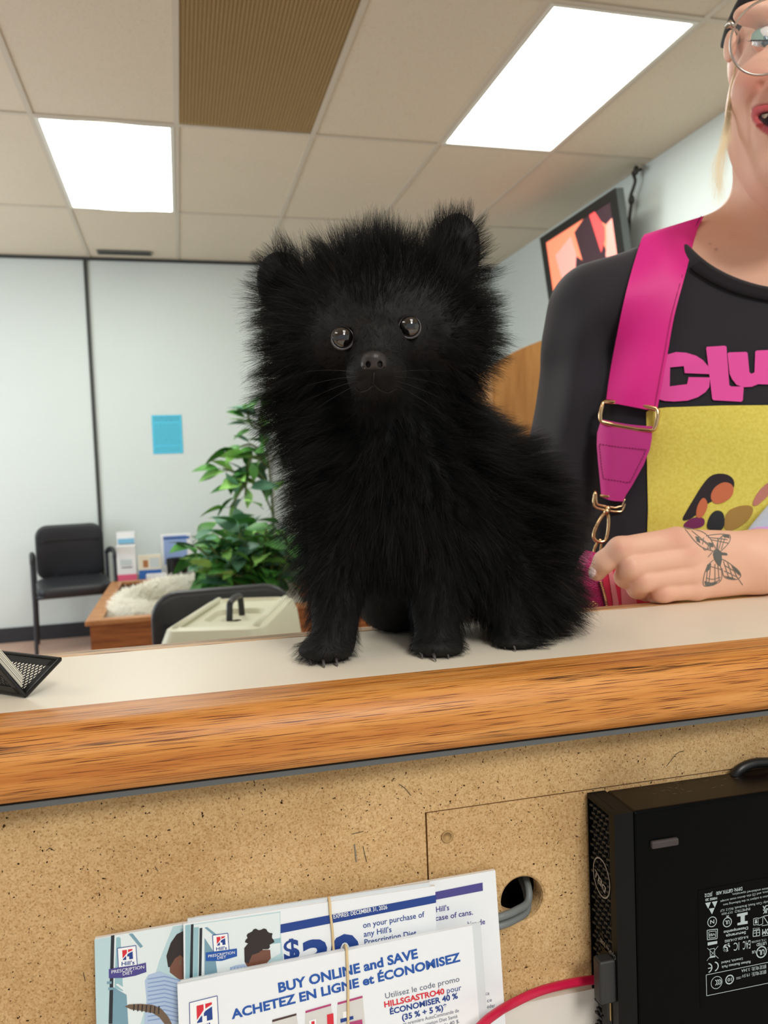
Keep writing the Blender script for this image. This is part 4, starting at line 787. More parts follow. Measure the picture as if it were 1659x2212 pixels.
for a, b_, ra, rb, paw in [((735, 1150, .560), (722, 1375, .543), .024, .0155, (700, 1404, .538, 56, 24, .019)), ((935, 1160, .560), (945, 1375, .552), .024, .0155, (945, 1396, .545, 56, 22, .019)), ((1090, 1250, .58), (1115, 1370, .565), .024, .013, (1115, 1384, .560, 50, 17, .018))]:
    fD = smin(fD, cap(G, a, b_, ra, rb), .014); fD = smin(fD, ell(G, *paw), .008)
# ears: thin cups
eL = ell(G, 612, 618, .556, 56, 76, .010, math.radians(-14)); eL = np.maximum(eL, -ell(G, 608, 622, .543, 36, 52, .007, math.radians(-14)))
eR = ell(G, 982, 548, .560, 56, 88, .010, math.radians(6)); eR = np.maximum(eR, -ell(G, 988, 552, .547, 34, 58, .007, math.radians(6)))
fD = smin(fD, np.minimum(eL, eR), .010)
def surfD(f_, px, py):
    for D in np.arange(.45, .60, .0004):
        i = np.round((camc(px, py, D)-lo)/h).astype(int)
        if f_[tuple(i)] < 0: return D
EYES = [(px, py, surfD(fD, px, py)+(-.0022 if px < 800 else -.0004), .0076) for px, py in ((740, 731), (885, 707))]; print('eyes', EYES)
for e in EYES: fD = np.maximum(fD, -inball(G, e[0], e[1], e[2], e[3]+.0006))
Vd, Qd = snets(fD.astype(np.float32), lo, h); Vd = towin(Vd)
Vd[:, 2] = np.where((Vd[:, 2] < LEDGE+.0006) & (Vd[:, 1] < .70), LEDGE+.0006, Vd[:, 2])
DOG = thing('dog', 'fluffy black long-haired puppy sitting on the reception counter', 'dog', (Vd[:, 0].mean(), Vd[:, 1].mean(), LEDGE))
m_skin = mat('dog_black_coat', (25, 24, 25), .7, spec=.25)
b = MB(); b.add(Vd, Qd); body = mk('body', b, m_skin, DOG, smooth=True)
s_ = body.modifiers.new('smooth', 'SMOOTH'); s_.factor = .5; s_.iterations = 4
del G, fD, eL, eR
m_eye = mat('dog_eye', (14, 10, 9), .03, spec=.8, coat=1); m_rim = mat('eye_rim', (70, 66, 68), .35)
for e in EYES:
    c = dep(e[0], e[1], e[2]); b = MB(); b.ellipsoid((0, 0, 0), (e[3],)*3, 32, 20); b.v = [x+c for x in b.v]; EYO = mk('eye', b, m_eye, DOG, smooth=True)
    view = (EYE-c)/np.linalg.norm(EYE-c); up = RC@np.array([0, -1., 0]); sd = np.cross(up, view); pth = [c+view*e[3]*.42+(sd*math.cos(t)*1.02+up*math.sin(t)*.98)*e[3]*.94 for t in np.linspace(0, 2*math.pi, 28)[:-1]]
    b = MB(); b.tube(pth, [.00055+.00025*(math.sin(t) < -.2) for t in np.linspace(0, 2*math.pi, 28)[:-1]], 8, closed=True); mk('eyelid', b, m_rim, DOG, smooth=True)
# nose
lo2 = camc(770, 750, .470)-np.array([0, 0, .02]); hi2 = camc(848, 820, .475)+np.array([0, 0, .025]); g2 = grid(lo2, hi2, .0005)
fn = ell(g2, 808, 778, .474, 28, 19, .009); fn = smin(fn, ell(g2, 808, 792, .475, 24, 13, .008), .003)
for sx in (-1, 1): fn = smin(fn, ell(g2, 808+sx*18, 788, .473, 10, 11, .006), .002)
for sx in (-1, 1): fn = np.maximum(fn, -ell(g2, 808+sx*13, 786, .4665, 5.5, 7, .006)); fn = np.maximum(fn, -ell(g2, 808+sx*23, 793, .467, 4, 3, .004))
fn = np.maximum(fn, -ell(g2, 808, 803, .466, 1.8, 12, .004))
Vn, Qn = snets(fn.astype(np.float32), lo2, .0005); b = MB(); b.add(towin(Vn), Qn); m_nose = mat('dog_nose', (46, 42, 43), .42, spec=.5); bump(m_nose, voro(m_nose, coords(m_nose), 1400, 'Distance'), .0003, .3)
mk('nose', b, m_nose, DOG, smooth=True)
# mouth line
BV = bvh(Vd, Qd)
def onbody(px, py, off=.0): 
    d = ray(px, py); d = d/np.linalg.norm(d); hit = BV.ray_cast(Vector(EYE), Vector(d)); return None if hit[0] is None else np.array(hit[0])-d*off
pts = [onbody(x, y, .0004) for x, y in ((768, 838), (780, 846), (796, 842), (808, 832), (820, 842), (838, 848), (856, 840))]; pts = [p for p in pts if p is not None]
b = MB(); b.tube(smoothpath(pts, 4), .0007, 6); pts = [p for p in (onbody(808, y, .0004) for y in (804, 812, 820, 832)) if p is not None]; b.tube(pts, .0006, 6); mk('mouth', b, mat('dog_mouth', (8, 7, 8), .6), DOG, smooth=True)
m_claw = mat('dog_claw', (74, 70, 70), .35)
for x, y, D in ((672, 1432, .523), (700, 1437, .523), (728, 1434, .524), (912, 1418, .533), (940, 1424, .532), (968, 1418, .533), (1090, 1398, .547), (1112, 1402, .546), (1135, 1398, .547)):
    p = onZ(x, y, LEDGE+.0018); b = MB(); b.tube([p+np.array([0, .004, .0026]), p+np.array([0, .001, .0014]), p+np.array([0, -.002, -.0010])], [.0013, .0010, .0003], 8); mk('claw', b, m_claw, DOG, smooth=True)
# ---- fur
CTRL = np.array([  # px, py, length mm, flow x, flow y, lift
 (820, 560, 25, 0, -1, .55), (820, 610, 20, 0, -1, .5), (820, 660, 11, 0, -1, .5), (812, 705, 5, 0, -1, .35), (812, 745, 3.0, 0, -1, .25), (700, 560, 25, -.5, -.9, .55), (930, 560, 25, .4, -.9, .55),
 (812, 790, 2.0, .1, .5, .2), (770, 810, 2.6, -1, .2, .25), (858, 810, 2.6, 1, .2, .25), (815, 850, 3, 0, 1, .25), (815, 880, 9, 0, 1, .4),
 (740, 770, 2.6, -1, .4, .25), (885, 750, 2.8, 1, .3, .25), (740, 700, 4, -.4, -1, .3), (885, 676, 4, .3, -1, .3), (700, 735, 5, -1, 0, .3), (922, 710, 5, 1, 0, .3), (700, 730, 8, -1, .1, .4), (930, 705, 9, 1, -.1, .4), (735, 690, 7, -.5, -.9, .4), (890, 665, 8, .5, -.9, .4),
 (650, 720, 25, -1, 0, .7), (640, 790, 26, -1, .25, .7), (690, 850, 22, -.8, .6, .6), (995, 660, 21, 1, -.15, .7), (1010, 740, 20, 1, .15, .7), (985, 830, 20, .9, .5, .65), (930, 860, 20, .5, .8, .6), (740, 830, 10, -.9, .4, .5), (890, 820, 10, .9, .4, .5),
 (600, 600, 9, -.5, -.4, .6), (575, 565, 10, -.7, -.6, .5), (620, 545, 16, -.3, -1, .5), (650, 590, 22, -.6, -.8, .5), (590, 675, 21, -1, .05, .6), (640, 650, 22, -.9, -.2, .5),
 (985, 540, 9, .2, -1, .6), (990, 475, 12, .2, -1, .5), (940, 560, 22, -.1, -1, .5), (960, 610, 18, .3, -.9, .5), (1035, 560, 12, .9, -.6, .6), (1030, 620, 24, 1, -.5, .6), (930, 500, 14, -.1, -1, .4),
 (850, 930, 28, 0, 1, .6), (720, 930, 28, -.8, .5, .7), (650, 880, 28, -.95, .3, .7), (660, 1000, 26, -.95, .35, .75), (680, 1100, 26, -.85, .55, .75), (690, 1200, 20, -.6, .8, .6), (850, 1080, 26, 0, 1, .55), (850, 1180, 22, 0, 1, .5), (860, 1240, 12, 0, 1, .4),
 (1010, 930, 30, .8, .4, .7), (1080, 1000, 33, .8, .3, .75), (1150, 1100, 31, .9, .35, .75), (1190, 1200, 22, .8, .5, .7), (1200, 1290, 21, .9, .6, .6), (1170, 1340, 20, .9, .6, .5), (1000, 1100, 24, .3, .9, .6), (1050, 1220, 22, .2, .95, .5), (1020, 1300, 14, .1, 1, .5),
 (720, 1290, 12, 0, 1, .55), (720, 1350, 9, 0, 1, .5), (700, 1405, 5, -.2, .8, .45), (660, 1405, 6.5, -.9, .5, .45), (740, 1400, 6, .7, .6, .45), (935, 1300, 12, 0, 1, .55), (940, 1350, 9, 0, 1, .5), (945, 1400, 5, 0, .9, .45), (990, 1390, 6, .8, .6, .4), (900, 1390, 5, -.7, .5, .4), (1110, 1390, 4, .1, .9, .4), (1100, 1340, 10, .3, .9, .5), (1150, 1385, 10, .9, .4, .4),
 (855, 1310, 2.2, 0, 1, .3), (810, 1330, 2.2, -.3, .8, .3)], float)
Vt = Vd; tri = np.vstack([Qd[:, [0, 1, 2]], Qd[:, [0, 2, 3]]])
A, B, C = Vt[tri[:, 0]], Vt[tri[:, 1]], Vt[tri[:, 2]]; nrm = np.cross(B-A, C-A); ar = np.linalg.norm(nrm, axis=1)/2; nrm /= (2*ar[:, None]+1e-15)
mcen = Vd.mean(0)
hitn = BV.find_nearest(Vector(dep(820, 690, .3)))   # make normals point outward
i0 = np.argmin(np.linalg.norm(A-dep(822, 690, .50), axis=1)); 
if nrm[i0] @ (EYE-A[i0]) < 0: nrm = -nrm
_vn = np.zeros_like(Vd)
for k in range(3): np.add.at(_vn, tri[:, k], nrm*ar[:, None])
for _ in range(4):
    acc = np.zeros_like(_vn); 
    for a_, b_ in ((0, 1), (1, 2), (2, 0)): np.add.at(acc, tri[:, a_], _vn[tri[:, b_]])
    _vn = acc
_vn /= np.linalg.norm(_vn, axis=1)[:, None]+1e-15
def sample(n):
    ci = RNG.choice(len(ar), n, p=ar/ar.sum()); u = RNG.random(n); v_ = RNG.random(n); fl = u+v_ > 1; u[fl] = 1-u[fl]; v_[fl] = 1-v_[fl]; w = 1-u-v_
    P = A[ci]*w[:, None]+B[ci]*u[:, None]+C[ci]*v_[:, None]; N = _vn[tri[ci, 0]]*w[:, None]+_vn[tri[ci, 1]]*u[:, None]+_vn[tri[ci, 2]]*v_[:, None]; N /= np.linalg.norm(N, axis=1)[:, None]+1e-12; return P, N
def field(P):
    px, py, D = proj(P); d2 = (px[:, None]-CTRL[None, :, 0])**2+(py[:, None]-CTRL[None, :, 1])**2+200; w = 1/d2**2; w /= w.sum(1)[:, None]
    L = (w*CTRL[None, :, 2]).sum(1)/1000; fx = (w*CTRL[None, :, 3]).sum(1); fy = (w*CTRL[None, :, 4]).sum(1); lf = (w*CTRL[None, :, 5]).sum(1)
    flow = np.outer(fx, RC[:, 0])+np.outer(fy, RC[:, 1]); return L, flow, lf, px, py
def make_dirs(P, N, jit):
    L, flow, lf, px, py = field(P); flow = flow-N*(flow*N).sum(1)[:, None]*.8; d = N*lf[:, None]+flow*(1.05-lf)[:, None]; d += RNG.normal(0, jit, d.shape); d /= np.linalg.norm(d, axis=1)[:, None]; return L, flow, d, px, py
from mathutils.kdtree import KDTree
gp, gn = sample(5200); gL, gf, gd, _, _ = make_dirs(gp, gn, .22); gL = gL*RNG.uniform(.72, 1.25, len(gL))
kd = KDTree(len(gp)); [kd.insert(p, i) for i, p in enumerate(gp)]; kd.balance()
def furset(name, n, rad, clump, wild, parent, m, lenf=1.0, jit=.12, keep=None):
    P, N = sample(n); L, fl, d, px, py = make_dirs(P, N, jit); ok = np.ones(n, bool)
    for e in EYES: ok &= np.linalg.norm(P-dep(*e[:3]), axis=1) > e[3]*1.45
    ok &= ~((np.hypot((px-808)/32, (py-786)/24) < 1) & (np.linalg.norm(P-dep(808, 786, .48), axis=1) < .03))
    if keep is not None: ok &= keep(P, N, L)
    P, N, L, fl, d, px, py = [x[ok] for x in (P, N, L, fl, d, px, py)]; n = len(P)
    gi = np.array([kd.find(p)[1] for p in P]); L = (.35*L+.65*gL[gi])*RNG.uniform(.55, 1.12, n)*lenf; L = np.minimum(L, .034)
    ex, ey = px, py; ne = np.minimum(*[np.linalg.norm(P-dep(*e[:3]), axis=1) for e in EYES]); L *= np.clip((ne-.0095)/.016, .20, 1)
    K = 7; T = np.linspace(0, 1, K); dd = d*.45+gd[gi]*.55; dd /= np.linalg.norm(dd, axis=1)[:, None]
    side = np.cross(dd, RNG.normal(0, 1, (n, 3))); side /= np.linalg.norm(side, axis=1)[:, None]+1e-9; ph = RNG.uniform(0, 6.28, n); amp = RNG.uniform(.01, .055, n)*wild
    gph = np.random.default_rng(5).uniform(0, 6.28, len(gp))[gi]; gs = np.cross(gd[gi], gn[gi]); Pts = np.zeros((n, K, 3), np.float32); grav = np.array([0, 0, -1.])
    for k, t in enumerate(T):
        q = P+dd*(L*t)[:, None]+fl*(L*t*t*.28)[:, None]+grav*(L*t*t*.10)[:, None]+side*(L*amp*np.sin(5.0*t+ph)*t)[:, None]+gs*(L*.07*np.sin(3.2*t+gph)*t)[:, None]
        q += (gp[gi]-P)*(clump*t**1.6); Pts[:, k] = q
    bad = (Pts[..., 2] < LEDGE+.0009) & (Pts[..., 1] < .70) ; Pts[..., 2] = np.where(bad, LEDGE+.0009, Pts[..., 2])
    return hairobj(name, Pts, rad*np.linspace(1, .25, K)[None, :]*np.clip(L/.012, .5, 1)[:, None], parent, m)
def hairobj(name, Pts, R_, parent, m):
    n, K, _ = Pts.shape; hc_ = bpy.data.hair_curves.new(name); hc_.add_curves([K]*n); base = BASE[parent.name]
    hc_.attributes['position'].data.foreach_set('vector', (Pts-base.astype(np.float32)).ravel().astype(np.float32))
    ra = hc_.attributes.get('radius') or hc_.attributes.new('radius', 'FLOAT', 'POINT'); ra.data.foreach_set('value', R_.ravel().astype(np.float32))
    hc_.materials.append(m); o = bpy.data.objects.new(name, hc_); COL.objects.link(o); o.parent = parent; BASE[o.name] = base; return o
m_fur = mat('dog_fur', (8, 8, 9), .45, spec=.16); m_fur2 = mat('dog_fur_brownish', (50, 42, 36), .5, spec=.4)
furset('fur', 120000, .000085, .55, 1.0, DOG, m_fur)
furset('guard_hair', 9000, .00006, .15, 2.4, DOG, m_fur2, lenf=1.15, jit=.28, keep=lambda P, N, L: L > .012)
# fleece pile on the pet bed
_V = np.vstack(PB.v); _Q = np.array([q for q in PB.f if len(q) == 4]); _r = np.random.default_rng(21); _q = _V[_Q[_r.integers(0, len(_Q), 9000)]]; _u = _r.random((9000, 1)); _w = _r.random((9000, 1))
_P = (_q[:, 0]*(1-_u)+_q[:, 1]*_u)*(1-_w)+(_q[:, 3]*(1-_u)+_q[:, 2]*_u)*_w; _n = np.cross(_q[:, 1]-_q[:, 0], _q[:, 3]-_q[:, 0]); _n /= np.linalg.norm(_n, axis=1)[:, None]+1e-9
_cen = np.array([.10, 4.42, .40]); _out = _P-_cen; _ring = _cen+_out*np.array([1, 1, 0])/(np.linalg.norm(_out*np.array([1/.43, 1/.29, 0]), axis=1)[:, None]+1e-9); _sg = np.sign(((_P-_ring)*_n).sum(1)); _n *= np.where(_sg == 0, 1, _sg)[:, None]
_d = _n+_r.normal(0, .45, _n.shape); _H = np.stack([_P+_d*.016*t_+np.array([0, 0, -.004*t_*t_]) for t_ in np.linspace(0, 1, 4)], 1).astype(np.float32)
fz = hairobj('fleece_pile', _H, np.outer(np.ones(len(_H)), .0016*np.linspace(1, .5, 4)), PBT, mat('fleece_strand', (252, 248, 236), .9, spec=.1)); fz['kind'] = 'stuff'
# whiskers
Pw = []
for sx in (-1, 1):
    for k in range(4):
        r_ = onbody(812+sx*40, 804+k*9, 0); 
        if r_ is None: continue
        d = RC@np.array([sx*1.0, -.1+.2*k, -.2]); d /= np.linalg.norm(d); L = .032; Pw.append([r_+d*L*t+np.array([0, 0, -.12*L*t*t]) for t in np.linspace(0, 1, 7)])
hairobj('whiskers', np.array(Pw, np.float32), np.outer(np.ones(len(Pw)), .00006*np.linspace(1, .3, 7)), DOG, mat('whisker', (58, 55, 54), .4))
# ================================================================== THE PERSON
m_skinp = mat('person_skin', (222, 170, 142), .48, spec=.4, sss=.08)
def vcol(m, name='tint'):
    t, N, L, b = nt(m); a = N.new('ShaderNodeAttribute'); a.attribute_name = name; L.new(a.outputs['Color'], b.inputs['Base Color'])
vcol(m_skinp)
DT = .93
def torso(P):
    f = ell(P, 1700, 930, DT+.01, 462, 460, .115); f = smin(f, ell(P, 1700, 1230, DT+.01, 462, 380, .115), .03)
    f = smin(f, cap(P, (1680, 545, DT-.005), (1330, 665, DT), .058, .060), .05); f = smin(f, cap(P, (1730, 545, DT-.005), (2080, 665, DT), .058, .060), .05)
    f = smin(f, ell(P, 1690, 760, DT, 330, 210, .10), .04); return f
def sleeves(P):
    f = cap(P, (1288, 674, DT+.008), (1218, 1140, DT+.055), .058, .064); f = np.minimum(f, cap(P, (2115, 672, DT), (2180, 960, DT), .058, .064)); return f
lo = np.array([camc(1080, 0, DT)[0], camc(0, 430, DT)[1], .76]); hi = np.array([camc(2330, 0, DT)[0], camc(0, 1520, DT)[1], 1.08]); G = grid(lo, hi, .004)
T_ = torso(G); S_ = sleeves(G); SH = smin(T_, S_, .004)
def pxy(P): return P[..., 0]/P[..., 2]*F+CX, P[..., 1]/P[..., 2]*F+CY
gx, gy = pxy(G)
# cloth folds
fold = .0085*np.sin((gx-1180)/22+(gy-700)/90)*np.exp(-((gx-1215)/70)**2)*np.clip((gy-640)/150, 0, 1)+.0085*np.sin((gx*.6+gy)/34)*np.exp(-((gx-1330)/110)**2-((gy-760)/120)**2)+.0030*np.sin((gx*.3-gy)/45+1)*np.clip((gy-820)/300, 0, 1)+.004*np.sin((gx-1290+.25*(gy-700))/26)*np.exp(-((gx-1300)/60)**2)*np.clip((gy-620)/200, 0, 1)+.0016*np.sin((gx+gy*.8)/28)*np.clip((720-gy)/120, 0, 1)
SH = SH+fold
neckcut = np.hypot((gx-1722)/278, (gy-418)/206)-1
neckcut = neckcut*.08
SHc = np.maximum(SH, -neckcut)
inner = SH+.006; SHc = np.maximum(SHc, -np.maximum(inner, np.minimum(neckcut-.02, 1)))if False else SHc
Vs, Qs = snets(SHc.astype(np.float32), lo, .004); Vs = towin(Vs)
# small scale smoothing happens in the modifier
PER = thing('person', 'smiling person in a black printed t-shirt and round glasses, hand resting on the counter', 'person', (Vs[:, 0].mean(), Vs[:, 1].mean(), 0))
m_shirt = mat('charcoal_cotton', (46, 44, 50), .9, spec=.15, sheen=.25); bump(m_shirt, noise(m_shirt, coords(m_shirt), 900, 2), .0004, .3)
b = MB(); b.add(Vs, Qs); sh = mk('t_shirt', b, m_shirt, PER, smooth=True); s_ = sh.modifiers.new('smooth', 'SMOOTH'); s_.factor = .5; s_.iterations = 5
del G, T_, S_, SH, gx, gy, fold, neckcut, SHc, inner
BS = bvh(Vs, Qs)
def onshirt(px, py, off=.001, default=.83, bv=None):
    d = ray(px, py); d = d/np.linalg.norm(d); hit = (bv or BS).ray_cast(Vector(EYE), Vector(d))
    if hit[0] is None: return dep(px, py, default)
    return np.array(hit[0])-d*off
# collar band following the neckline
b = MB(); V = []; n = 60
for k in range(n+1):
    a = math.radians(180-43-94*k/n); r0, r1 = 1.0, 1.125
    for r, o_ in ((1.03, .002), (1.035, .0060), (1.08, .0066), (1.14, .0056), (1.15, .002)):
        V.append(onshirt(1722+278*r*math.cos(a), 418+206*(r if r > 1.005 else 1.012)*math.sin(a), o_))
b.add(V, [(i*5+j, i*5+j+1, (i+1)*5+j+1, (i+1)*5+j) for i in range(n) for j in range(4)]); mk('collar', b, mat('collar_rib', (40, 38, 42), .9, spec=.15), PER, smooth=True)
# prints on the shirt
from mathutils.geometry import delaunay_2d_cdt
def decal(mb, poly, mi, off, step=14, bv=None, dflt=.83):
    poly = [tuple(p) for p in poly]; dense = []
    for i, p in enumerate(poly):
        q = poly[(i+1) % len(poly)]; m_ = max(1, int(math.hypot(q[0]-p[0], q[1]-p[1])/step)); dense += [(p[0]+(q[0]-p[0])*k/m_, p[1]+(q[1]-p[1])*k/m_) for k in range(m_)]
    xs_ = [p[0] for p in dense]; ys_ = [p[1] for p in dense]; pts = [Vector(p) for p in dense]; n_ = len(pts)
    def inside(x, y):
        c = False
        for i in range(n_):
            (x1_, y1_), (x2_, y2_) = dense[i], dense[i-1]
            if (y1_ > y) != (y2_ > y) and x < (x2_-x1_)*(y-y1_)/(y2_-y1_)+x1_: c = not c
        return c
    y = min(ys_)+step/2
    while y < max(ys_):
        x = min(xs_)+step/2
        while x < max(xs_):
            if inside(x, y) and min((x-a)**2+(y-b__)**2 for a, b__ in dense) > (step*.4)**2: pts.append(Vector((x, y)))
            x += step
        y += step
    r = delaunay_2d_cdt(pts, [(i, (i+1) % n_) for i in range(n_)], [list(range(n_))], 1, 1e-4)
    mb.add([onshirt(v_.x, v_.y, off, dflt, bv) for v_ in r[0]], [tuple(f_) for f_ in r[2]], mi)
def rnd(poly, it=2):
    for _ in range(it):
        out = []
        for i, p in enumerate(poly):
            q = poly[(i+1) % len(poly)]; out += [(p[0]*.75+q[0]*.25, p[1]*.75+q[1]*.25), (p[0]*.25+q[0]*.75, p[1]*.25+q[1]*.75)]
        poly = out
    return poly
def rnd2(poly, r=.10):
    out = []
    for i, p in enumerate(poly):
        for q, s_ in ((poly[i-1], 1), (poly[(i+1) % len(poly)], 1)):
            d = math.hypot(q[0]-p[0], q[1]-p[1]); k = min(9, d*.4)/d; out.append((p[0]+(q[0]-p[0])*k, p[1]+(q[1]-p[1])*k))
    return out
C5s = lambda pts: [(1059+x/2.765, 500+y/2.765) for x, y in pts]; C6s = lambda pts: [(1159+x/3.318, 950+y/3.318) for x, y in pts]
m_pink = mat('pink_print', (238, 88, 172), .7, spec=.2); m_yel = mat('yellow_print', (228, 212, 98), .8, spec=.2); setc(m_yel, ramp(m_yel, noise(m_yel, coords(m_yel), 300, 2), [(.3, (222, 204, 88)), (.7, (234, 220, 108))]))
b = MB(); decal(b, [(1396, 890), (1405, 884), (1440, 880), (1560, 876), (1800, 874), (1870, 880), (1880, 1000), (1876, 1290), (1640, 1300), (1396, 1290), (1397, 1180), (1400, 1100), (1398, 1020), (1397, 950)], 0, .0022, 18); mk('yellow_print', b, m_yel, PER, smooth=True)
b = MB(); Cc = [(985, 960), (1000, 1000), (1040, 1012), (1100, 1016), (1180, 1010), (1240, 990), (1285, 960), (1308, 930), (1312, 872), (1185, 870), (1176, 912), (1072, 925), (1074, 812), (1156, 804), (1162, 846), (1308, 852), (1302, 805), (1270, 768), (1230, 742), (1170, 724), (1110, 720), (1060, 734), (1020, 760), (990, 820)]
for lt in (Cc, [(1290, 700), (1293, 689), (1400, 682), (1411, 688), (1428, 918), (1440, 926), (1505, 926), (1514, 934), (1508, 1010), (1498, 1017), (1335, 1008), (1326, 1000)], [(1417, 730), (1425, 722), (1528, 719), (1537, 725), (1548, 840), (1560, 850), (1578, 842), (1583, 718), (1592, 711), (1720, 706), (1735, 720), (1738, 905), (1725, 915), (1600, 912), (1560, 928), (1510, 930), (1470, 915), (1443, 880), (1430, 850)]):
    decal(b, C5s(lt), 0, .0022, 12)
mk('pink_lettering', b, m_pink, PER, smooth=True)
b = MB(); PM = [mat('print_dark', (40, 30, 36), .8), mat('print_orange', (206, 112, 74), .8), mat('print_plum', (122, 40, 92), .8), mat('print_mustard', (170, 132, 66), .8), mat('print_rose', (198, 128, 116), .8), mat('print_black2', (24, 26, 34), .7)]
for pl, mi, of in (([(1200, 300), (1270, 240), (1380, 245), (1430, 310), (1380, 420), (1250, 430), (1130, 560), (1030, 590), (1080, 500)], 0, .0026), ([(1270, 340), (1350, 295), (1420, 330), (1400, 420), (1290, 470), (1240, 420)], 1, .0030), ([(1150, 470), (1200, 400), (1235, 470), (1190, 560), (1140, 560)], 1, .0031), ([(1050, 600), (1130, 550), (1210, 560), (1200, 630), (1060, 640)], 2, .0029), ([(1230, 560), (1280, 500), (1350, 520), (1345, 660), (1215, 650)], 5, .0032), ([(1350, 520), (1450, 470), (1560, 470), (1540, 560), (1440, 640), (1340, 660)], 3, .0028), ([(1540, 460), (1600, 350), (1700, 280), (1700, 360), (1620, 440), (1570, 480)], 4, .0030)):
    decal(b, rnd(C6s(pl), 2), mi, of, 9)
mk('figure_print', b, PM, PER, smooth=True)
# ---- head, neck, upper chest
lo = np.array([.315, camc(0, -170, .84)[1], .675]); hi = np.array([camc(2080, 0, .9)[0], camc(0, 700, .90)[1], 1.01]); G = grid(lo, hi, .0018)
f = ell(G, 1722, 85, .845, 124, 140, .098)
f = smin(f, ell(G, 1716, 235, .790, 136, 205, .070), .03)
f = smin(f, ell(G, 1716, 370, .775, 80, 68, .045), .02)            # chin
f = smin(f, ell(G, 1634, 184, .764, 44, 44, .022), .018); f = smin(f, ell(G, 1798, 184, .764, 44, 44, .022), .018)   # cheeks
f = smin(f, ell(G, 1645, 30, .760, 60, 22, .016), .012); f = smin(f, ell(G, 1785, 30, .760, 60, 22, .016), .012)    # brows
def hsurf(px, py):
    for D in np.arange(.69, .90, .0005):
        i = np.round((camc(px, py, D)-lo)/.0018).astype(int)
        if all(0 <= i[k] < f.shape[k] for k in range(3)) and f[tuple(i)] < 0: return D
    return .76
PEYE = [(1655, 88, hsurf(1662, 88)+.0085), (1772, 88, hsurf(1772, 88)+.0085)]; print('peyes', PEYE)
for e_ in PEYE: f = np.maximum(f, -inball(G, *e_, .0122))
f = smin(f, cap(G, (1716, 70, .735), (1716, 150, .709), .008, .011), .012); f = smin(f, np.minimum(inball(G, 1698, 163, .722, .007), inball(G, 1734, 163, .722, .007)), .006)
def lipD(x): return .7235+.020*((x-1712)/78)**2
lring = [(1712+83*math.cos(t), 262-13*math.cos(t)**2+(33 if math.sin(t) > 0 else 27)*math.sin(t)) for t in np.linspace(0, 2*math.pi, 25)]
for q0, q1 in zip(lring[:-1], lring[1:]): f = smin(f, cap(G, (q0[0], q0[1], lipD(q0[0])), (q1[0], q1[1], lipD(q1[0])), .0034, .0034), .003)
for x_ in (1660, 1686, 1712, 1738, 1764): f = np.maximum(f, -ell(G, x_, 262-13*((x_-1712)/76)**2, .716, 27, 27-9*abs(x_-1712)/44, .036))
gx, gy = pxy(G)
for pl_, w_, dp_ in (([(1668, 158), (1644, 184), (1622, 222)], 7, .0022), ([(1620, 232), (1624, 315)], 5, .0010)):
    for q0, q1 in zip(pl_[:-1], pl_[1:]):
        ux, uy = q1[0]-q0[0], q1[1]-q0[1]; t_ = np.clip(((gx-q0[0])*ux+(gy-q0[1])*uy)/(ux*ux+uy*uy), 0, 1); f = f+dp_*np.exp(-(((gx-q0[0]-t_*ux)**2+(gy-q0[1]-t_*uy)**2)/w_**2))*(G[..., 2] < .80)          # open mouth
f = smin(f, ell(G, 1577, 100, .850, 10, 34, .012), .004)           # ear behind the cheek
f = smin(f, cap(G, (1712, 300, .862), (1712, 600, .915), .062, .060), .014)
f = smin(f, cap(G, (1640, 500, .91), (1500, 545, .925), .040, .036), .03); f = smin(f, cap(G, (1790, 500, .91), (1930, 545, .925), .040, .036), .03)
tb = torso(G)+.005; f = smin(f, tb, .008)
gx, gy = pxy(G); f = np.where(gy > 690, .02, f)
Vh, Qh = snets(f.astype(np.float32), lo, .0018); del G, tb, gx, gy, f
hx = Vh[:, 0]/Vh[:, 2]*F+CX; hy = Vh[:, 1]/Vh[:, 2]*F+CY; hz = Vh[:, 2]; Vh = towin(Vh)
# ---- hand
lo = np.array([camc(1262, 0, .70)[0]-.01, camc(0, 1120, .70)[1]-.004, .665]); hi = np.array([camc(1830, 0, .74)[0], camc(0, 1325, .70)[1]+.006, .80]); G = grid(lo, hi, .00095)
def chain(pts, rs, k=.004):
    o_ = None
    for i in range(len(pts)-1):
        c = cap(G, pts[i], pts[i+1], rs[i], rs[i+1]); o_ = c if o_ is None else smin(o_, c, k)
    return o_
fing = [chain([(1462, 1169, .700), (1340, 1187, .690), (1306, 1213, .697), (1290, 1236, .706)], [.0125, .0112, .0096, .0080]),
        chain([(1480, 1204, .699), (1363, 1224, .688), (1352, 1246, .708), (1372, 1258, .724)], [.0125, .0112, .0100, .0090]),
        chain([(1494, 1238, .701), (1389, 1252, .691), (1378, 1270, .709), (1398, 1280, .724)], [.0122, .0108, .0096, .0088]),
        chain([(1502, 1268, .704), (1433, 1276, .697), (1424, 1288, .710), (1444, 1292, .722)], [.0112, .0100, .0090, .0084])]
f = fing[0]
for q in fing[1:]: f = smin(f, q, .0022)
palm = None
for a, b_, ra, rb in (((1462, 1174, .703), (1640, 1186, .722), .0132, .0165), ((1480, 1206, .702), (1640, 1204, .722), .0128, .0175), ((1494, 1236, .704), (1640, 1226, .724), .0128, .0175), ((1502, 1266, .707), (1640, 1246, .726), .0125, .0150)):
    c = cap(G, a, b_, ra, rb); palm = c if palm is None else smin(palm, c, .008)
palm = smin(palm, cap(G, (1640, 1213, .724), (1765, 1150, .79), .0265, .027), .012); palm = smin(palm, cap(G, (1600, 1200, .738), (1480, 1225, .742), .018, .012), .012)
f = smin(f, palm, .006)
thumb = chain([(1560, 1200, .745), (1470, 1222, .752), (1405, 1228, .748)], [.014, .0115, .0095]); f = smin(f, thumb, .005)
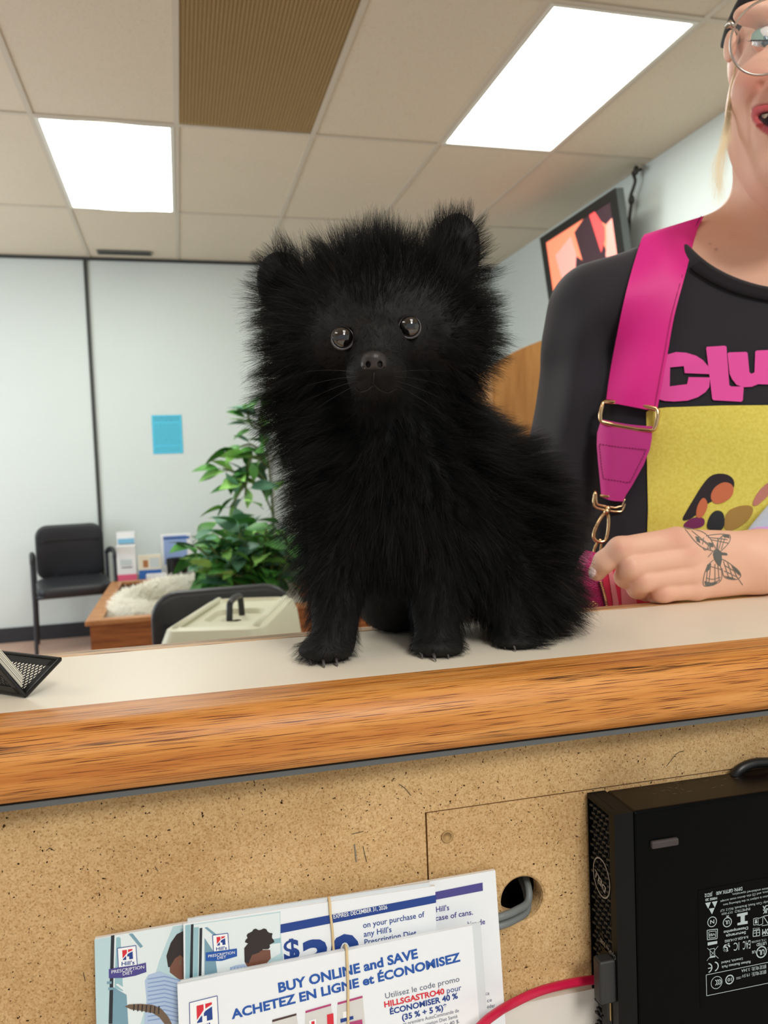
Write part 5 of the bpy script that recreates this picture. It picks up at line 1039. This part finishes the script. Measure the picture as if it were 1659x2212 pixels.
Va, Qa = snets(f.astype(np.float32), lo, .00095); del G, f, palm, fing, thumb
ax_, ay_ = Va[:, 0]/Va[:, 2]*F+CX, Va[:, 1]/Va[:, 2]*F+CY; Va = towin(Va)
Va[:, 2] = np.where((Va[:, 2] < LEDGE+.0008) & (Va[:, 1] < .645), LEDGE+.0008, Va[:, 2])
# body: one mesh, tinted by region
b = MB(); b.add(Vh, Qh); nh = len(Vh); b.add(Va, Qa); body = mk('body', b, m_skinp, PER, smooth=True); s_ = body.modifiers.new('smooth', 'SMOOTH'); s_.factor = .5; s_.iterations = 3
def g2(x, y, cx_, cy_, sx, sy): return np.exp(-((x-cx_)/sx)**2-((y-cy_)/sy)**2)
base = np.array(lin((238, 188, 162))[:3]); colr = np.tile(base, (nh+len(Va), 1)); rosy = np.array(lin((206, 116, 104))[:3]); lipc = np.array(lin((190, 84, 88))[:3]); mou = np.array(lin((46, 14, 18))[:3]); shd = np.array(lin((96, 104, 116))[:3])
w = np.zeros(len(colr)); w[:nh] = .55*g2(hx, hy, 1625, 175, 50, 45)+.35*g2(hx, hy, 1600, 560, 60, 40)*0+.3*g2(hx, hy, 1716, 150, 40, 40); w[nh:] = .40*g2(ax_, ay_, 1462, 1160, 26, 16)+.35*g2(ax_, ay_, 1345, 1182, 22, 14)+.3*g2(ax_, ay_, 1490, 1192, 22, 14)+.3*g2(ax_, ay_, 1352, 1222, 20, 14)+.3*g2(ax_, ay_, 1380, 1254, 20, 14)+.25*g2(ax_, ay_, 1430, 1282, 22, 14)
colr = colr*(1-w[:, None])+rosy*w[:, None]
lipm = np.zeros(len(colr)); rr_ = np.hypot((hx-1712)/93, (hy-264+13*((hx-1712)/76)**2)/42); lipm[:nh] = np.clip((1.06-rr_)/.1, 0, 1)*(hz < .76); colr = colr*(1-lipm[:, None])+lipc*lipm[:, None]
im = np.zeros(len(colr)); im[:nh] = np.clip((1.0-np.hypot((hx-1712)/77, (hy-264+13*((hx-1712)/76)**2)/25))/.08, 0, 1)*(hz < .80); colr = colr*(1-im[:, None])+mou*im[:, None]
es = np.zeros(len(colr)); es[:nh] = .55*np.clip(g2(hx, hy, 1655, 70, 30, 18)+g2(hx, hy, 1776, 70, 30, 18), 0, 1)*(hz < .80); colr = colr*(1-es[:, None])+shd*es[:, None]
rng2 = np.random.default_rng(3)
for (mx, my) in ((1546, 1044/2), (1532, 532+9), (1654, 1180/1)):
    pass
for mx, my, r in ((1547, 539, 3.2), (1533, 527, 1.8), (1652, 1208, 0)):
    if r: q = np.zeros(len(colr)); q[:nh] = .6*np.exp(-((hx-mx)**2+(hy-my)**2)/r**2); colr = colr*(1-q[:, None])+rosy*.4*q[:, None]
ca_ = body.data.color_attributes.new('tint', 'FLOAT_COLOR', 'POINT'); ca_.data.foreach_set('color', np.hstack([colr, np.ones((len(colr), 1))]).ravel().astype(np.float32))
# teeth, eyes
BH = bvh(Vh, Qh); BA = bvh(Va, Qa)
b = MB()
for k in range(8):
    x = 1652+k*17; p = dep(x, 252-8*((x-1712)/60)**2, .727+.0000045*(x-1712)**2); b.ellipsoid(p, (.0036, .0026, .0050), 10, 8)
for k in range(8):
    x = 1668+k*13; p = dep(x, 277-6*((x-1712)/60)**2, .733+.0000045*(x-1712)**2); b.ellipsoid(p, (.0032, .0024, .0030), 10, 8)
mk('teeth', b, mat('teeth', (236, 228, 214), .25, spec=.6), PER, smooth=True)
for ex, ey_, eD_ in PEYE:
    t_ = [MB(), MB()]; c = dep(ex, 88, eD_); t_[0].ellipsoid(c, (.0125,)*3, 24, 16); EB = mk('eyeball', t_[0], mat('eye_white', (226, 226, 226), .15), PER, smooth=True)
    v_ = (EYE-c)/np.linalg.norm(EYE-c); t_[1].ellipsoid(c+v_*.0088, (.0058, .0045, .0058), 20, 12); mk('iris', t_[1], mat('blue_iris', (70, 112, 130), .1, coat=1), EB, smooth=True)
    b = MB(); up = RC@np.array([0, -1., 0]); sd = RC@np.array([1., 0, 0]); o_ = -1 if ex < 1716 else 1
    for sgn, mm, kk in ((1, m_skinp, 'upper'), (-1, m_skinp, 'lower')): pass
    V = []
    for i in range(15):
        u_ = -1+2*i/14
        for j in range(6):
            w_ = j/5; ang_ = .02+w_*1.45; r = .0136; V.append(c+sd*u_*.0150*(1-.1*w_)+(v_*math.cos(ang_)+up*math.sin(ang_))*r*math.sqrt(max(0, 1-.72*u_*u_)))
    b.add(V, [(i*6+j, i*6+j+1, (i+1)*6+j+1, (i+1)*6+j) for i in range(14) for j in range(5)]); mk('eyelid', b, mat('eyelid_green', (128, 156, 146), .8), PER, smooth=True)
    b = MB(); b.tube([V[i*6] for i in range(15)]+[V[14*6]+(sd*o_*.004+up*.0015)*(1 if o_ > 0 else 0)], .0007, 6)
    for i in range(0, 15):
        p = V[i*6]; b.tube([p, p+v_*.003-up*.001+sd*(-1+2*i/14)*.002, p+v_*.005+up*.001+sd*(-1+2*i/14)*.005], [.0003, .0002, .0001], 4)
    V2 = []
    for i in range(15):
        u_ = -1+2*i/14
        for j in range(5): ang_ = -.50-.9*j/4; r = .0137; V2.append(c+sd*u_*.0150*(1-.1*j/4)+(v_*math.cos(ang_)+up*math.sin(ang_))*r*math.sqrt(max(0, 1-.72*u_*u_)))
    bb = MB(); bb.add(V2, [(i*5+j, i*5+j+1, (i+1)*5+j+1, (i+1)*5+j) for i in range(14) for j in range(4)]); mk('lower_eyelid', bb, mat('eyelid_skin', (222, 164, 140), .5), PER, smooth=True)
    mk('eyelashes', b, mat('black_lash', (20, 20, 24), .6), PER, smooth=True)
# hair: dark top, blonde wisps
b = MB(); cc = dep(1722, 10, .86); b2 = []
lo = np.array([camc(1545, 0, .84)[0]-.02, camc(0, -290, .86)[1], .69]); hi = np.array([camc(1920, 0, .9)[0], camc(0, 260, .86)[1], 1.02]); G = grid(lo, hi, .0035); f = ell(G, 1722, 50, .855, 134, 142, .124)
gx, gy = pxy(G); f = np.maximum(f, -(np.maximum(gy-24-(G[..., 2] > .815)*260, 1e-9*gx)*-.0004)*0-1) if False else f
front = np.minimum((.806-G[..., 2]), 1)        # the part in front of the ears
f = np.maximum(f, np.minimum(front, (gy-(20+.10*(np.abs(gx-1722))))*.0004)); f = np.maximum(f, (gy-105)*.0004); Vc, Qc = snets(f.astype(np.float32), lo, .0035); b.add(towin(Vc), Qc); m_hair = mat('dark_knit_cap', (32, 28, 30), .8, spec=.2); cp = mk('hair_cap', b, m_hair, PER, smooth=True, label='dark cap over the hair'); s_ = cp.modifiers.new('smooth', 'SMOOTH'); s_.iterations = 4
del G, f, gx, gy, front
Ph = []; r_ = np.random.default_rng(11)
for k in range(230):
    u_ = r_.random(); a = [dep(1594+r_.normal(0, 3), 140, .80), dep(1583+r_.normal(0, 3), 190, .79+r_.normal(0, .004)), dep(1576+r_.normal(0, 3)-2*u_, 240, .785), dep(1571-8*u_+r_.normal(0, 5), 300, .785), dep(1560-14*u_+r_.normal(0, 8), 350+20*u_, .785), dep(1550+8*u_+r_.normal(0, 11), 390+60*r_.random(), .785)]
    s1 = smoothpath(a, 3); m_ = len(s1); Ph.append(s1)
Ph = np.array(Ph, np.float32); hairobj('blonde_wisps', Ph, np.outer(np.ones(len(Ph)), .00006*np.linspace(1, .4, Ph.shape[1])), PER, mat('blonde_hair', (242, 226, 188), .45, spec=.4))
# pale sleeve with lilac cuff on the resting arm
m_slv = mat('pale_blue_fleece', (184, 198, 222), .95, spec=.1, sheen=.4); bump(m_slv, noise(m_slv, coords(m_slv), 500, 3), .001, .6); m_cuff = mat('lilac_cuff', (214, 168, 222), .8)
a0 = dep(1664, 1210, .734); a1 = dep(1830, 1090, .82); a2 = dep(2050, 1010, .93); b = MB(); P_ = smoothpath([a0, dep(1708, 1180, .755), dep(1760, 1135, .80), a1, dep(1960, 1050, .88), a2, dep(2170, 960, .93)], 5)
rr_ = np.interp(np.linspace(0, 1, len(P_)), [0, .1, .3, .6, 1], [.0325, .038, .046, .052, .060]); b.tube(P_, rr_, 28, caps=False); mk('sleeve', b, m_slv, PER, smooth=True)
b = MB(); d_ = (P_[1]-P_[0])/np.linalg.norm(P_[1]-P_[0]); b.tube([P_[0]-d_*.006, P_[0]-d_*.004, P_[0], P_[0]+d_*.005], [.0290, .0325, .0340, .0325], 28, caps=False); mk('cuff', b, m_cuff, PER, smooth=True)
# legs behind the counter
b = MB(); ctr = Vs.mean(0)
for sx in (-.10, .10): b.tube([(ctr[0]+sx, ctr[1], 1.0), (ctr[0]+sx, ctr[1], .75), (ctr[0]+sx*1.1, ctr[1], .48), (ctr[0]+sx*1.1, ctr[1]+.02, .08)], [.10, .095, .065, .045], 20)
b.ellipsoid((ctr[0], ctr[1], .95), (.19, .12, .14), 24, 14); mk('trousers', b, mat('dark_denim', (44, 50, 66), .9), PER, smooth=True)
for sx in (-.11, .11): b = MB(); b.ellipsoid((ctr[0]+sx, ctr[1]-.05, .045), (.045, .13, .045), 18, 10); b.v[0][:, 2] = np.maximum(b.v[0][:, 2], .001); mk('shoe', b, mat('shoe_black', (30, 30, 32), .5), PER, smooth=True)
# fingernail
b = MB(); p = dep(1281, 1236, .699); b.ellipsoid(p, (.0030, .0040, .0062), 14, 8, M=rotM(ry=math.radians(25))); mk('fingernail', b, mat('pale_nail', (226, 196, 190), .25), PER, smooth=True)
# butterfly tattoo on the back of the hand
b = MB(); m_ink = mat('tattoo_ink', (118, 116, 108), .55); m_ink2 = mat('tattoo_dark', (96, 98, 94), .55)
def tl(pts, w):     # ribbon line
    pts = [tuple(p[:2]) for p in smoothpath([(x, y, 0) for x, y in C6s(pts)], 4)]
    L_, R_ = [], []
    for i, p in enumerate(pts):
        q = pts[min(i+1, len(pts)-1)]; o_ = pts[max(i-1, 0)]; dx, dy = q[0]-o_[0], q[1]-o_[1]; n_ = math.hypot(dx, dy)+1e-9; L_.append((p[0]-dy/n_*w/2, p[1]+dx/n_*w/2)); R_.append((p[0]+dy/n_*w/2, p[1]-dx/n_*w/2))
    V = []
    for a, c in zip(L_, R_): V += [onshirt(*a, .0005, .71, BA), onshirt(*c, .0005, .71, BA)]
    b.add(V, [(2*i, 2*i+1, 2*i+3, 2*i+2) for i in range(len(pts)-1)], 0)
W1 = 1.5
for ln in ([(1055, 625), (1120, 640), (1190, 660), (1240, 700), (1270, 750), (1290, 790)], [(1055, 625), (1090, 670), (1130, 720), (1180, 765), (1240, 790), (1290, 800)], [(1110, 650), (1160, 690), (1230, 745)], [(1140, 700), (1190, 720), (1240, 760)], [(1160, 690), (1150, 730)], [(1200, 700), (1190, 750)], [(1240, 740), (1225, 780)],
           [(1290, 790), (1300, 730), (1330, 690), (1380, 680), (1390, 710), (1370, 750), (1320, 800)], [(1215, 690), (1260, 680), (1330, 675), (1370, 680)], [(1230, 700), (1290, 705), (1370, 715)], [(1250, 715), (1300, 725), (1375, 740)], [(1330, 690), (1310, 780)], [(1355, 690), (1325, 785)], [(1300, 700), (1300, 790)],
           [(1270, 860), (1230, 900), (1205, 960), (1195, 1030), (1215, 1050), (1270, 1040), (1320, 1010), (1330, 950), (1310, 880)], [(1240, 905), (1290, 920), (1325, 930)], [(1215, 990), (1265, 1000), (1320, 985)], [(1205, 1015), (1260, 1025), (1315, 1005)], [(1250, 890), (1235, 1040)], [(1280, 890), (1280, 1035)], [(1225, 940), (1215, 1045)], [(1300, 880), (1310, 1010)],
           [(1320, 850), (1360, 870), (1410, 905), (1450, 940), (1465, 975), (1440, 1000), (1390, 1000), (1345, 980), (1330, 920)], [(1350, 900), (1400, 930), (1450, 960)], [(1345, 940), (1390, 960), (1440, 985)], [(1340, 870), (1380, 990)], [(1370, 880), (1410, 995)], [(1400, 900), (1440, 990)], [(1440, 985), (1460, 1015), (1478, 1042)],
           [(1250, 770), (1210, 790), (1195, 775)], [(1265, 800), (1230, 840)], [(1235, 740), (1250, 790)]): tl(ln, W1)
for pl in ([(1275, 790), (1300, 780), (1325, 805), (1330, 860), (1320, 905), (1300, 900), (1275, 860), (1265, 820)], [(1320, 805), (1365, 812), (1370, 828), (1325, 826)], [(1205, 1015), (1260, 1025), (1300, 1018), (1270, 1045), (1212, 1050)], [(1400, 905), (1450, 940), (1462, 975), (1440, 960)], [(1230, 735), (1262, 740), (1270, 770), (1240, 765)], [(1140, 690), (1165, 700), (1175, 740), (1150, 725)], [(1330, 680), (1380, 685), (1385, 705), (1340, 695)], [(1345, 975), (1395, 985), (1430, 998), (1390, 1002)], [(1225, 895), (1250, 885), (1240, 930), (1215, 950)]):
    decal(b, C6s(pl), 1, .0005, 5, BA, .71)
mk('tattoo', b, [m_ink, m_ink2], PER, smooth=True, label='grey butterfly tattoo')
# glasses
gc = dep(1657, 80, .716); view = (EYE-gc)/np.linalg.norm(EYE-gc); up = RC@np.array([0, -1., 0]); up = up-view*(up@view); up /= np.linalg.norm(up); sd = np.cross(up, view); R_ = 73*.716/F
m_gold = mat('silver_gold_wire', (200, 190, 180), .25, metal=.9); GL = thing('eyeglasses', "thin round silver eyeglasses on the person's face", 'glasses', gc)
gc2 = gc+(RC@np.array([.0625, 0, 0])); gc2 = gc2+ (RC@np.array([0, 0, .0]))
for c, nm in ((gc, 0), (gc2+0*gc, 1)):
    b = MB(); b.tube([c+(sd*math.cos(t)+up*math.sin(t)*.98)*R_ for t in np.linspace(0, 2*math.pi, 49)[:-1]], .0011, 8, closed=True); mk('rim', b, m_gold, GL, smooth=True)
    b = MB(); V = [c+view*.0012]+[c+(sd*math.cos(t)+up*math.sin(t)*.98)*R_ for t in np.linspace(0, 2*math.pi, 49)[:-1]]; b.add(V, [(0, 1+k, 1+(k+1) % 48) for k in range(48)])
    ml = mat('clear_lens', (255, 255, 255), .02, spec=.5, alpha=.10, coat=.0); mk('lens', b, ml, GL, smooth=True)
s0 = -1 if sd@(RC@np.array([1., 0, 0])) > 0 else 1
L0 = gc+RC@np.array([-R_, -.012, 0]); b = MB(); b.tube([L0+RC@np.array([.001, .002, 0]), L0+RC@np.array([-.002, -.003, .002]), L0+RC@np.array([-.0015, -.004, .01])], [.0016, .0022, .0022], 8); b.tube([L0+RC@np.array([-.0015, -.004, .008]), L0+(dep(1598, 78, .835)-L0)*.5, dep(1598, 78, .835), dep(1594, 100, .855)], .0012, 8); mk('temple', b, m_gold, GL, smooth=True)
L1_ = gc2+RC@np.array([R_, -.012, 0]); b = MB(); b.tube([L1_, L1_+RC@np.array([.002, -.004, .008]), dep(1845, 78, .835), dep(1850, 100, .855)], .0012, 8); mk('temple', b, m_gold, GL, smooth=True)
b = MB(); b.tube(smoothpath([gc+RC@np.array([R_, -.004, 0]), (gc+gc2)/2+RC@np.array([0, -.008, -.002]), gc2+RC@np.array([-R_, -.004, 0])], 6), .0011, 8); mk('bridge', b, m_gold, GL, smooth=True)
# ================================================================== THE HANDBAG
m_strap = mat('magenta_webbing', (226, 40, 142), .5, spec=.35); bump(m_strap, noise(m_strap, coords(m_strap, (1, 1, 1)), 2200, 1), .0002, .25)
m_leath = mat('magenta_leather', (200, 58, 140), .38, spec=.5); m_gld = mat('pale_gold_metal', (236, 198, 150), .2, metal=1); m_stitch = mat('dark_pink_stitch', (140, 26, 88), .6)
BAG = thing('handbag', "magenta handbag on a wide shoulder strap worn across the person's front", 'handbag', dep(1330, 1290, .785))
Lf = [(1392, 506), (1384, 522), (1363, 590), (1345, 663), (1327, 753), (1316, 815), (1309, 868)]; Rt = [(1521, 466), (1505, 500), (1480, 594), (1457, 681), (1442, 764), (1430, 830), (1419, 889)]
def dpt(p): q = (np.asarray(p)-EYE)@RC; return q[2]
rows = []; nC = 9; Lp = smoothpath([(x, y, 0) for x, y in Lf], 5); Rp = smoothpath([(x, y, 0) for x, y in Rt], 5)
for i, (a, c) in enumerate(zip(Lp, Rp)):
    ds = []
    for j in range(nC+1):
        u_ = j/nC; x, y = a[0]*(1-u_)+c[0]*u_, a[1]*(1-u_)+c[1]*u_; hit = BS.ray_cast(Vector(EYE), Vector(ray(x, y)/np.linalg.norm(ray(x, y)))); ds.append(dpt(hit[0]) if hit[0] is not None else .90)
    rows.append(ds)
rows = np.array(rows); rows = np.minimum(rows, .90)
for _ in range(6): 
    r2_ = rows.copy(); r2_[1:-1] = (rows[:-2]+rows[1:-1]*2+rows[2:])/4; r2_[:, 1:-1] = (r2_[:, :-2]+r2_[:, 1:-1]*2+r2_[:, 2:])/4; rows = r2_
rows = rows-.0105; rowsD = rows
def ribbon(f_front, th, name, m, parent, nr, nc):
    V = []; 
    for i in range(nr):
        for j in range(nc): V.append(f_front(i, j, 0))
    for i in range(nr):
        for j in range(nc): V.append(f_front(i, j, th))
    f = []; o_ = nr*nc
    for i in range(nr-1):
        for j in range(nc-1): a = i*nc+j; f += [(a, a+1, a+nc+1, a+nc), (a+o_, a+nc+o_, a+nc+1+o_, a+1+o_)]
    for i in range(nr-1): a = i*nc; f.append((a, a+nc, a+nc+o_, a+o_)); a = i*nc+nc-1; f.append((a, a+o_, a+nc+o_, a+nc))
    for j in range(nc-1): f.append((j, j+o_, j+1+o_, j+1)); a = (nr-1)*nc+j; f.append((a, a+1, a+1+o_, a+o_))
    b_ = MB(); b_.add(V, f); return mk(name, b_, m, parent, smooth=True, auto=40)
def strapf(i, j, th):
    ex = 6
    if i < ex:      # over the shoulder and down the back
        t = (ex-i)/ex; u_ = j/nC; a = Lp[0]; c = Rp[0]; p = dep(a[0]*(1-u_)+c[0]*u_, a[1]*(1-u_)+c[1]*u_, rowsD[0][j]+th); return p+np.array([.012*t, .10*t, -.16*t**1.6-th])
    k = i-ex; u_ = j/nC; a, c = Lp[k], Rp[k]; return dep(a[0]*(1-u_)+c[0]*u_, a[1]*(1-u_)+c[1]*u_, rowsD[k][j]+th-(.001*math.sin(math.pi*u_)))
STR = ribbon(strapf, .0022, 'strap', m_strap, BAG, len(Lp)+6, nC+1)
Db = float(rowsD[-1].mean()); Dt = Db-.002
DE = lambda x: float(np.interp(x, [1309, 1419], [rowsD[-1][0], rowsD[-1][-1]]))
b = MB()
for sgn, pts in ((1, Rp), ):
    for i in range(0, len(pts)-1):
        for q in range(5):
            t0, t1 = q/5, q/5+.13; a = pts[i]*(1-t0)+pts[i+1]*t0; c = pts[i]*(1-t1)+pts[i+1]*t1; dd_ = float(rowsD[i][-1])-.0008; b.tube([dep(a[0]-6, a[1], dd_), dep(c[0]-6, c[1], dd_)], .0004, 4)
mk('strap_stitching', b, m_stitch, STR)
b = MB(); R4 = [(1302, 864), (1424, 882), (1414, 934), (1294, 913)]; b.tube([dep(x, y, DE(x)-.0015) for x, y in rnd(rnd2(R4), 1)], .0026, 10, closed=True); mk('buckle', b, m_gld, BAG, smooth=True)
tabL = [(1297, 905), (1296, 915), (1290, 935), (1289, 960), (1292, 1000), (1296, 1040), (1298, 1062), (1299, 1074)]; tabR = [(1410, 921), (1409, 930), (1408, 948), (1404, 970), (1391, 1003), (1366, 1048), (1352, 1070), (1346, 1083)]
Da = np.linspace(Db-.002, .845, 8)
def tabf(i, j, th): u_ = j/8; a, c = tabL[i], tabR[i]; x_ = a[0]*(1-u_)+c[0]*u_; return dep(x_, a[1]*(1-u_)+c[1]*u_+(3*math.sin(math.pi*u_) if i in (0, 7) else 0), DE(x_)-.002+th-.0012*math.sin(math.pi*u_))
Da = np.minimum(Da, Db-.002); TAB = ribbon(tabf, .004, 'strap_tab', m_leath, BAG, 8, 9)
b = MB(); st = [(1295, 959), (1340, 966), (1396, 971), (1390, 985), (1362, 1040), (1356, 1042), (1304, 1034), (1300, 1010), (1295, 959)]
for i in range(len(st)-1):
    n_ = max(1, int(math.hypot(st[i+1][0]-st[i][0], st[i+1][1]-st[i][1])/6))
    for k in range(n_): t0, t1 = k/n_, (k+.6)/n_; A_2, B_2 = [(st[i][0]*(1-t)+st[i+1][0]*t, st[i][1]*(1-t)+st[i+1][1]*t) for t in (t0, t1)]; u_ = .5; b.tube([dep(*A_2, DE(A_2[0])-.0036), dep(*B_2, DE(B_2[0])-.0036)], .0005, 4)
mk('tab_stitching', b, m_stitch, TAB)
Dc = DE(1315)-.002
b = MB(); b.tube([dep(x, y, Dc) for x, y in rnd([(1287, 1062), (1285, 1060), (1281, 1090), (1291, 1099), (1338, 1107), (1346, 1102), (1354, 1076), (1350, 1076), (1341, 1099), (1292, 1091), (1288, 1086)], 1)], .0014, 8, closed=True)
b.tube([dep(1296, 1070, Dc), dep(1352, 1078, Dc)], .0016, 8); mk('strap_ring', b, m_gld, BAG, smooth=True)
b = MB(); b.ellipsoid(dep(1313, 1100, Dc-.002), (.0032, .0032, .0045), 14, 10); b.tube([dep(1313, 1098, Dc-.002), dep(1308, 1112, Dc-.002)], .0035, 12)
b.tube([dep(x, y, Dc-.002) for x, y in rnd([(1306, 1107), (1292, 1128), (1281, 1155), (1285, 1168), (1300, 1172), (1311, 1166), (1316, 1130), (1314, 1110)], 2)], .0021, 10, closed=True); mk('clasp', b, m_gld, BAG, smooth=True)
b = MB(); b.tube([dep(x, y, Dc-.001) for x, y in rnd([(1296, 1164), (1285, 1180), (1281, 1200), (1288, 1206), (1297, 1192), (1300, 1170)], 2)], .0015, 8, closed=True); mk('bag_ring', b, m_gld, BAG, smooth=True)
# bag body hanging behind the counter's back edge
m_glit = mat('magenta_glitter_leather', (196, 32, 116), .35, spec=.6); bump(m_glit, voro(m_glit, coords(m_glit), 700, 'Distance'), .001, .6); m_coral = mat('coral_leather', (228, 52, 92), .4); m_pkst = mat('pink_stripe_leather', (246, 150, 160), .45)
Bd = .775
b = MB()
def slab(b_, pts, D, th): b_.prism([dep(x, y, D) for x, y in pts], (0, 0, 0), RC[:, 2]*th)
slab(b, rnd([(1279, 1190), (1295, 1196), (1306, 1260), (1312, 1420), (1222, 1420), (1226, 1320), (1246, 1262)], 1), Bd, .035); mk('side_panel', b, m_glit, BAG, smooth=False, bevel=.004)
b = MB(); slab(b, rnd([(1296, 1222), (1340, 1214), (1470, 1232), (1490, 1290), (1495, 1430), (1306, 1430), (1303, 1300)], 1), Bd+.004, .035); mk('front_panel', b, m_coral, BAG, bevel=.004)
b = MB(); slab(b, [(1313, 1228), (1322, 1226), (1336, 1300), (1340, 1420), (1328, 1420), (1324, 1300)], Bd+.0025, .003); slab(b, [(1340, 1250), (1372, 1262), (1378, 1330), (1344, 1320)], Bd+.0026, .003); mk('stripe', b, m_pkst, BAG)
b = MB(); zp = [dep(x, y, Bd-.001) for x, y in ((1296, 1256), (1303, 1280), (1308, 1302), (1312, 1340))]; b.tube(zp, .0035, 8, flat=.5); ZT_ = mk('zipper_tape', b, mat('dark_plum_tape', (88, 18, 56), .6), BAG)
b = MB(); zs_ = smoothpath(zp, 7)
for p in zs_: b.ellipsoid(p-RC[:, 2]*.003, (.0018, .0012, .0008), 8, 6)
mk('zipper_teeth', b, m_gld, ZT_, smooth=True)
b = MB()
for k in range(6): c = dep(1262+5*k, 1303+(k % 2)*4, Bd-.004); b.tube([c+(RC@np.array([.0022*math.cos(t), .0014*math.sin(t), 0])) for t in np.linspace(0, 6.28, 11)[:-1]], .0005, 6, closed=True)
mk('chain', b, m_gld, BAG, smooth=True)
# ================================================================== turn the room against the counter
Mz = Matrix.Rotation(ROOM_ROT, 4, 'Z')
for o in ROOMOBJ: o.matrix_world = Mz @ Matrix.Translation(o.location)
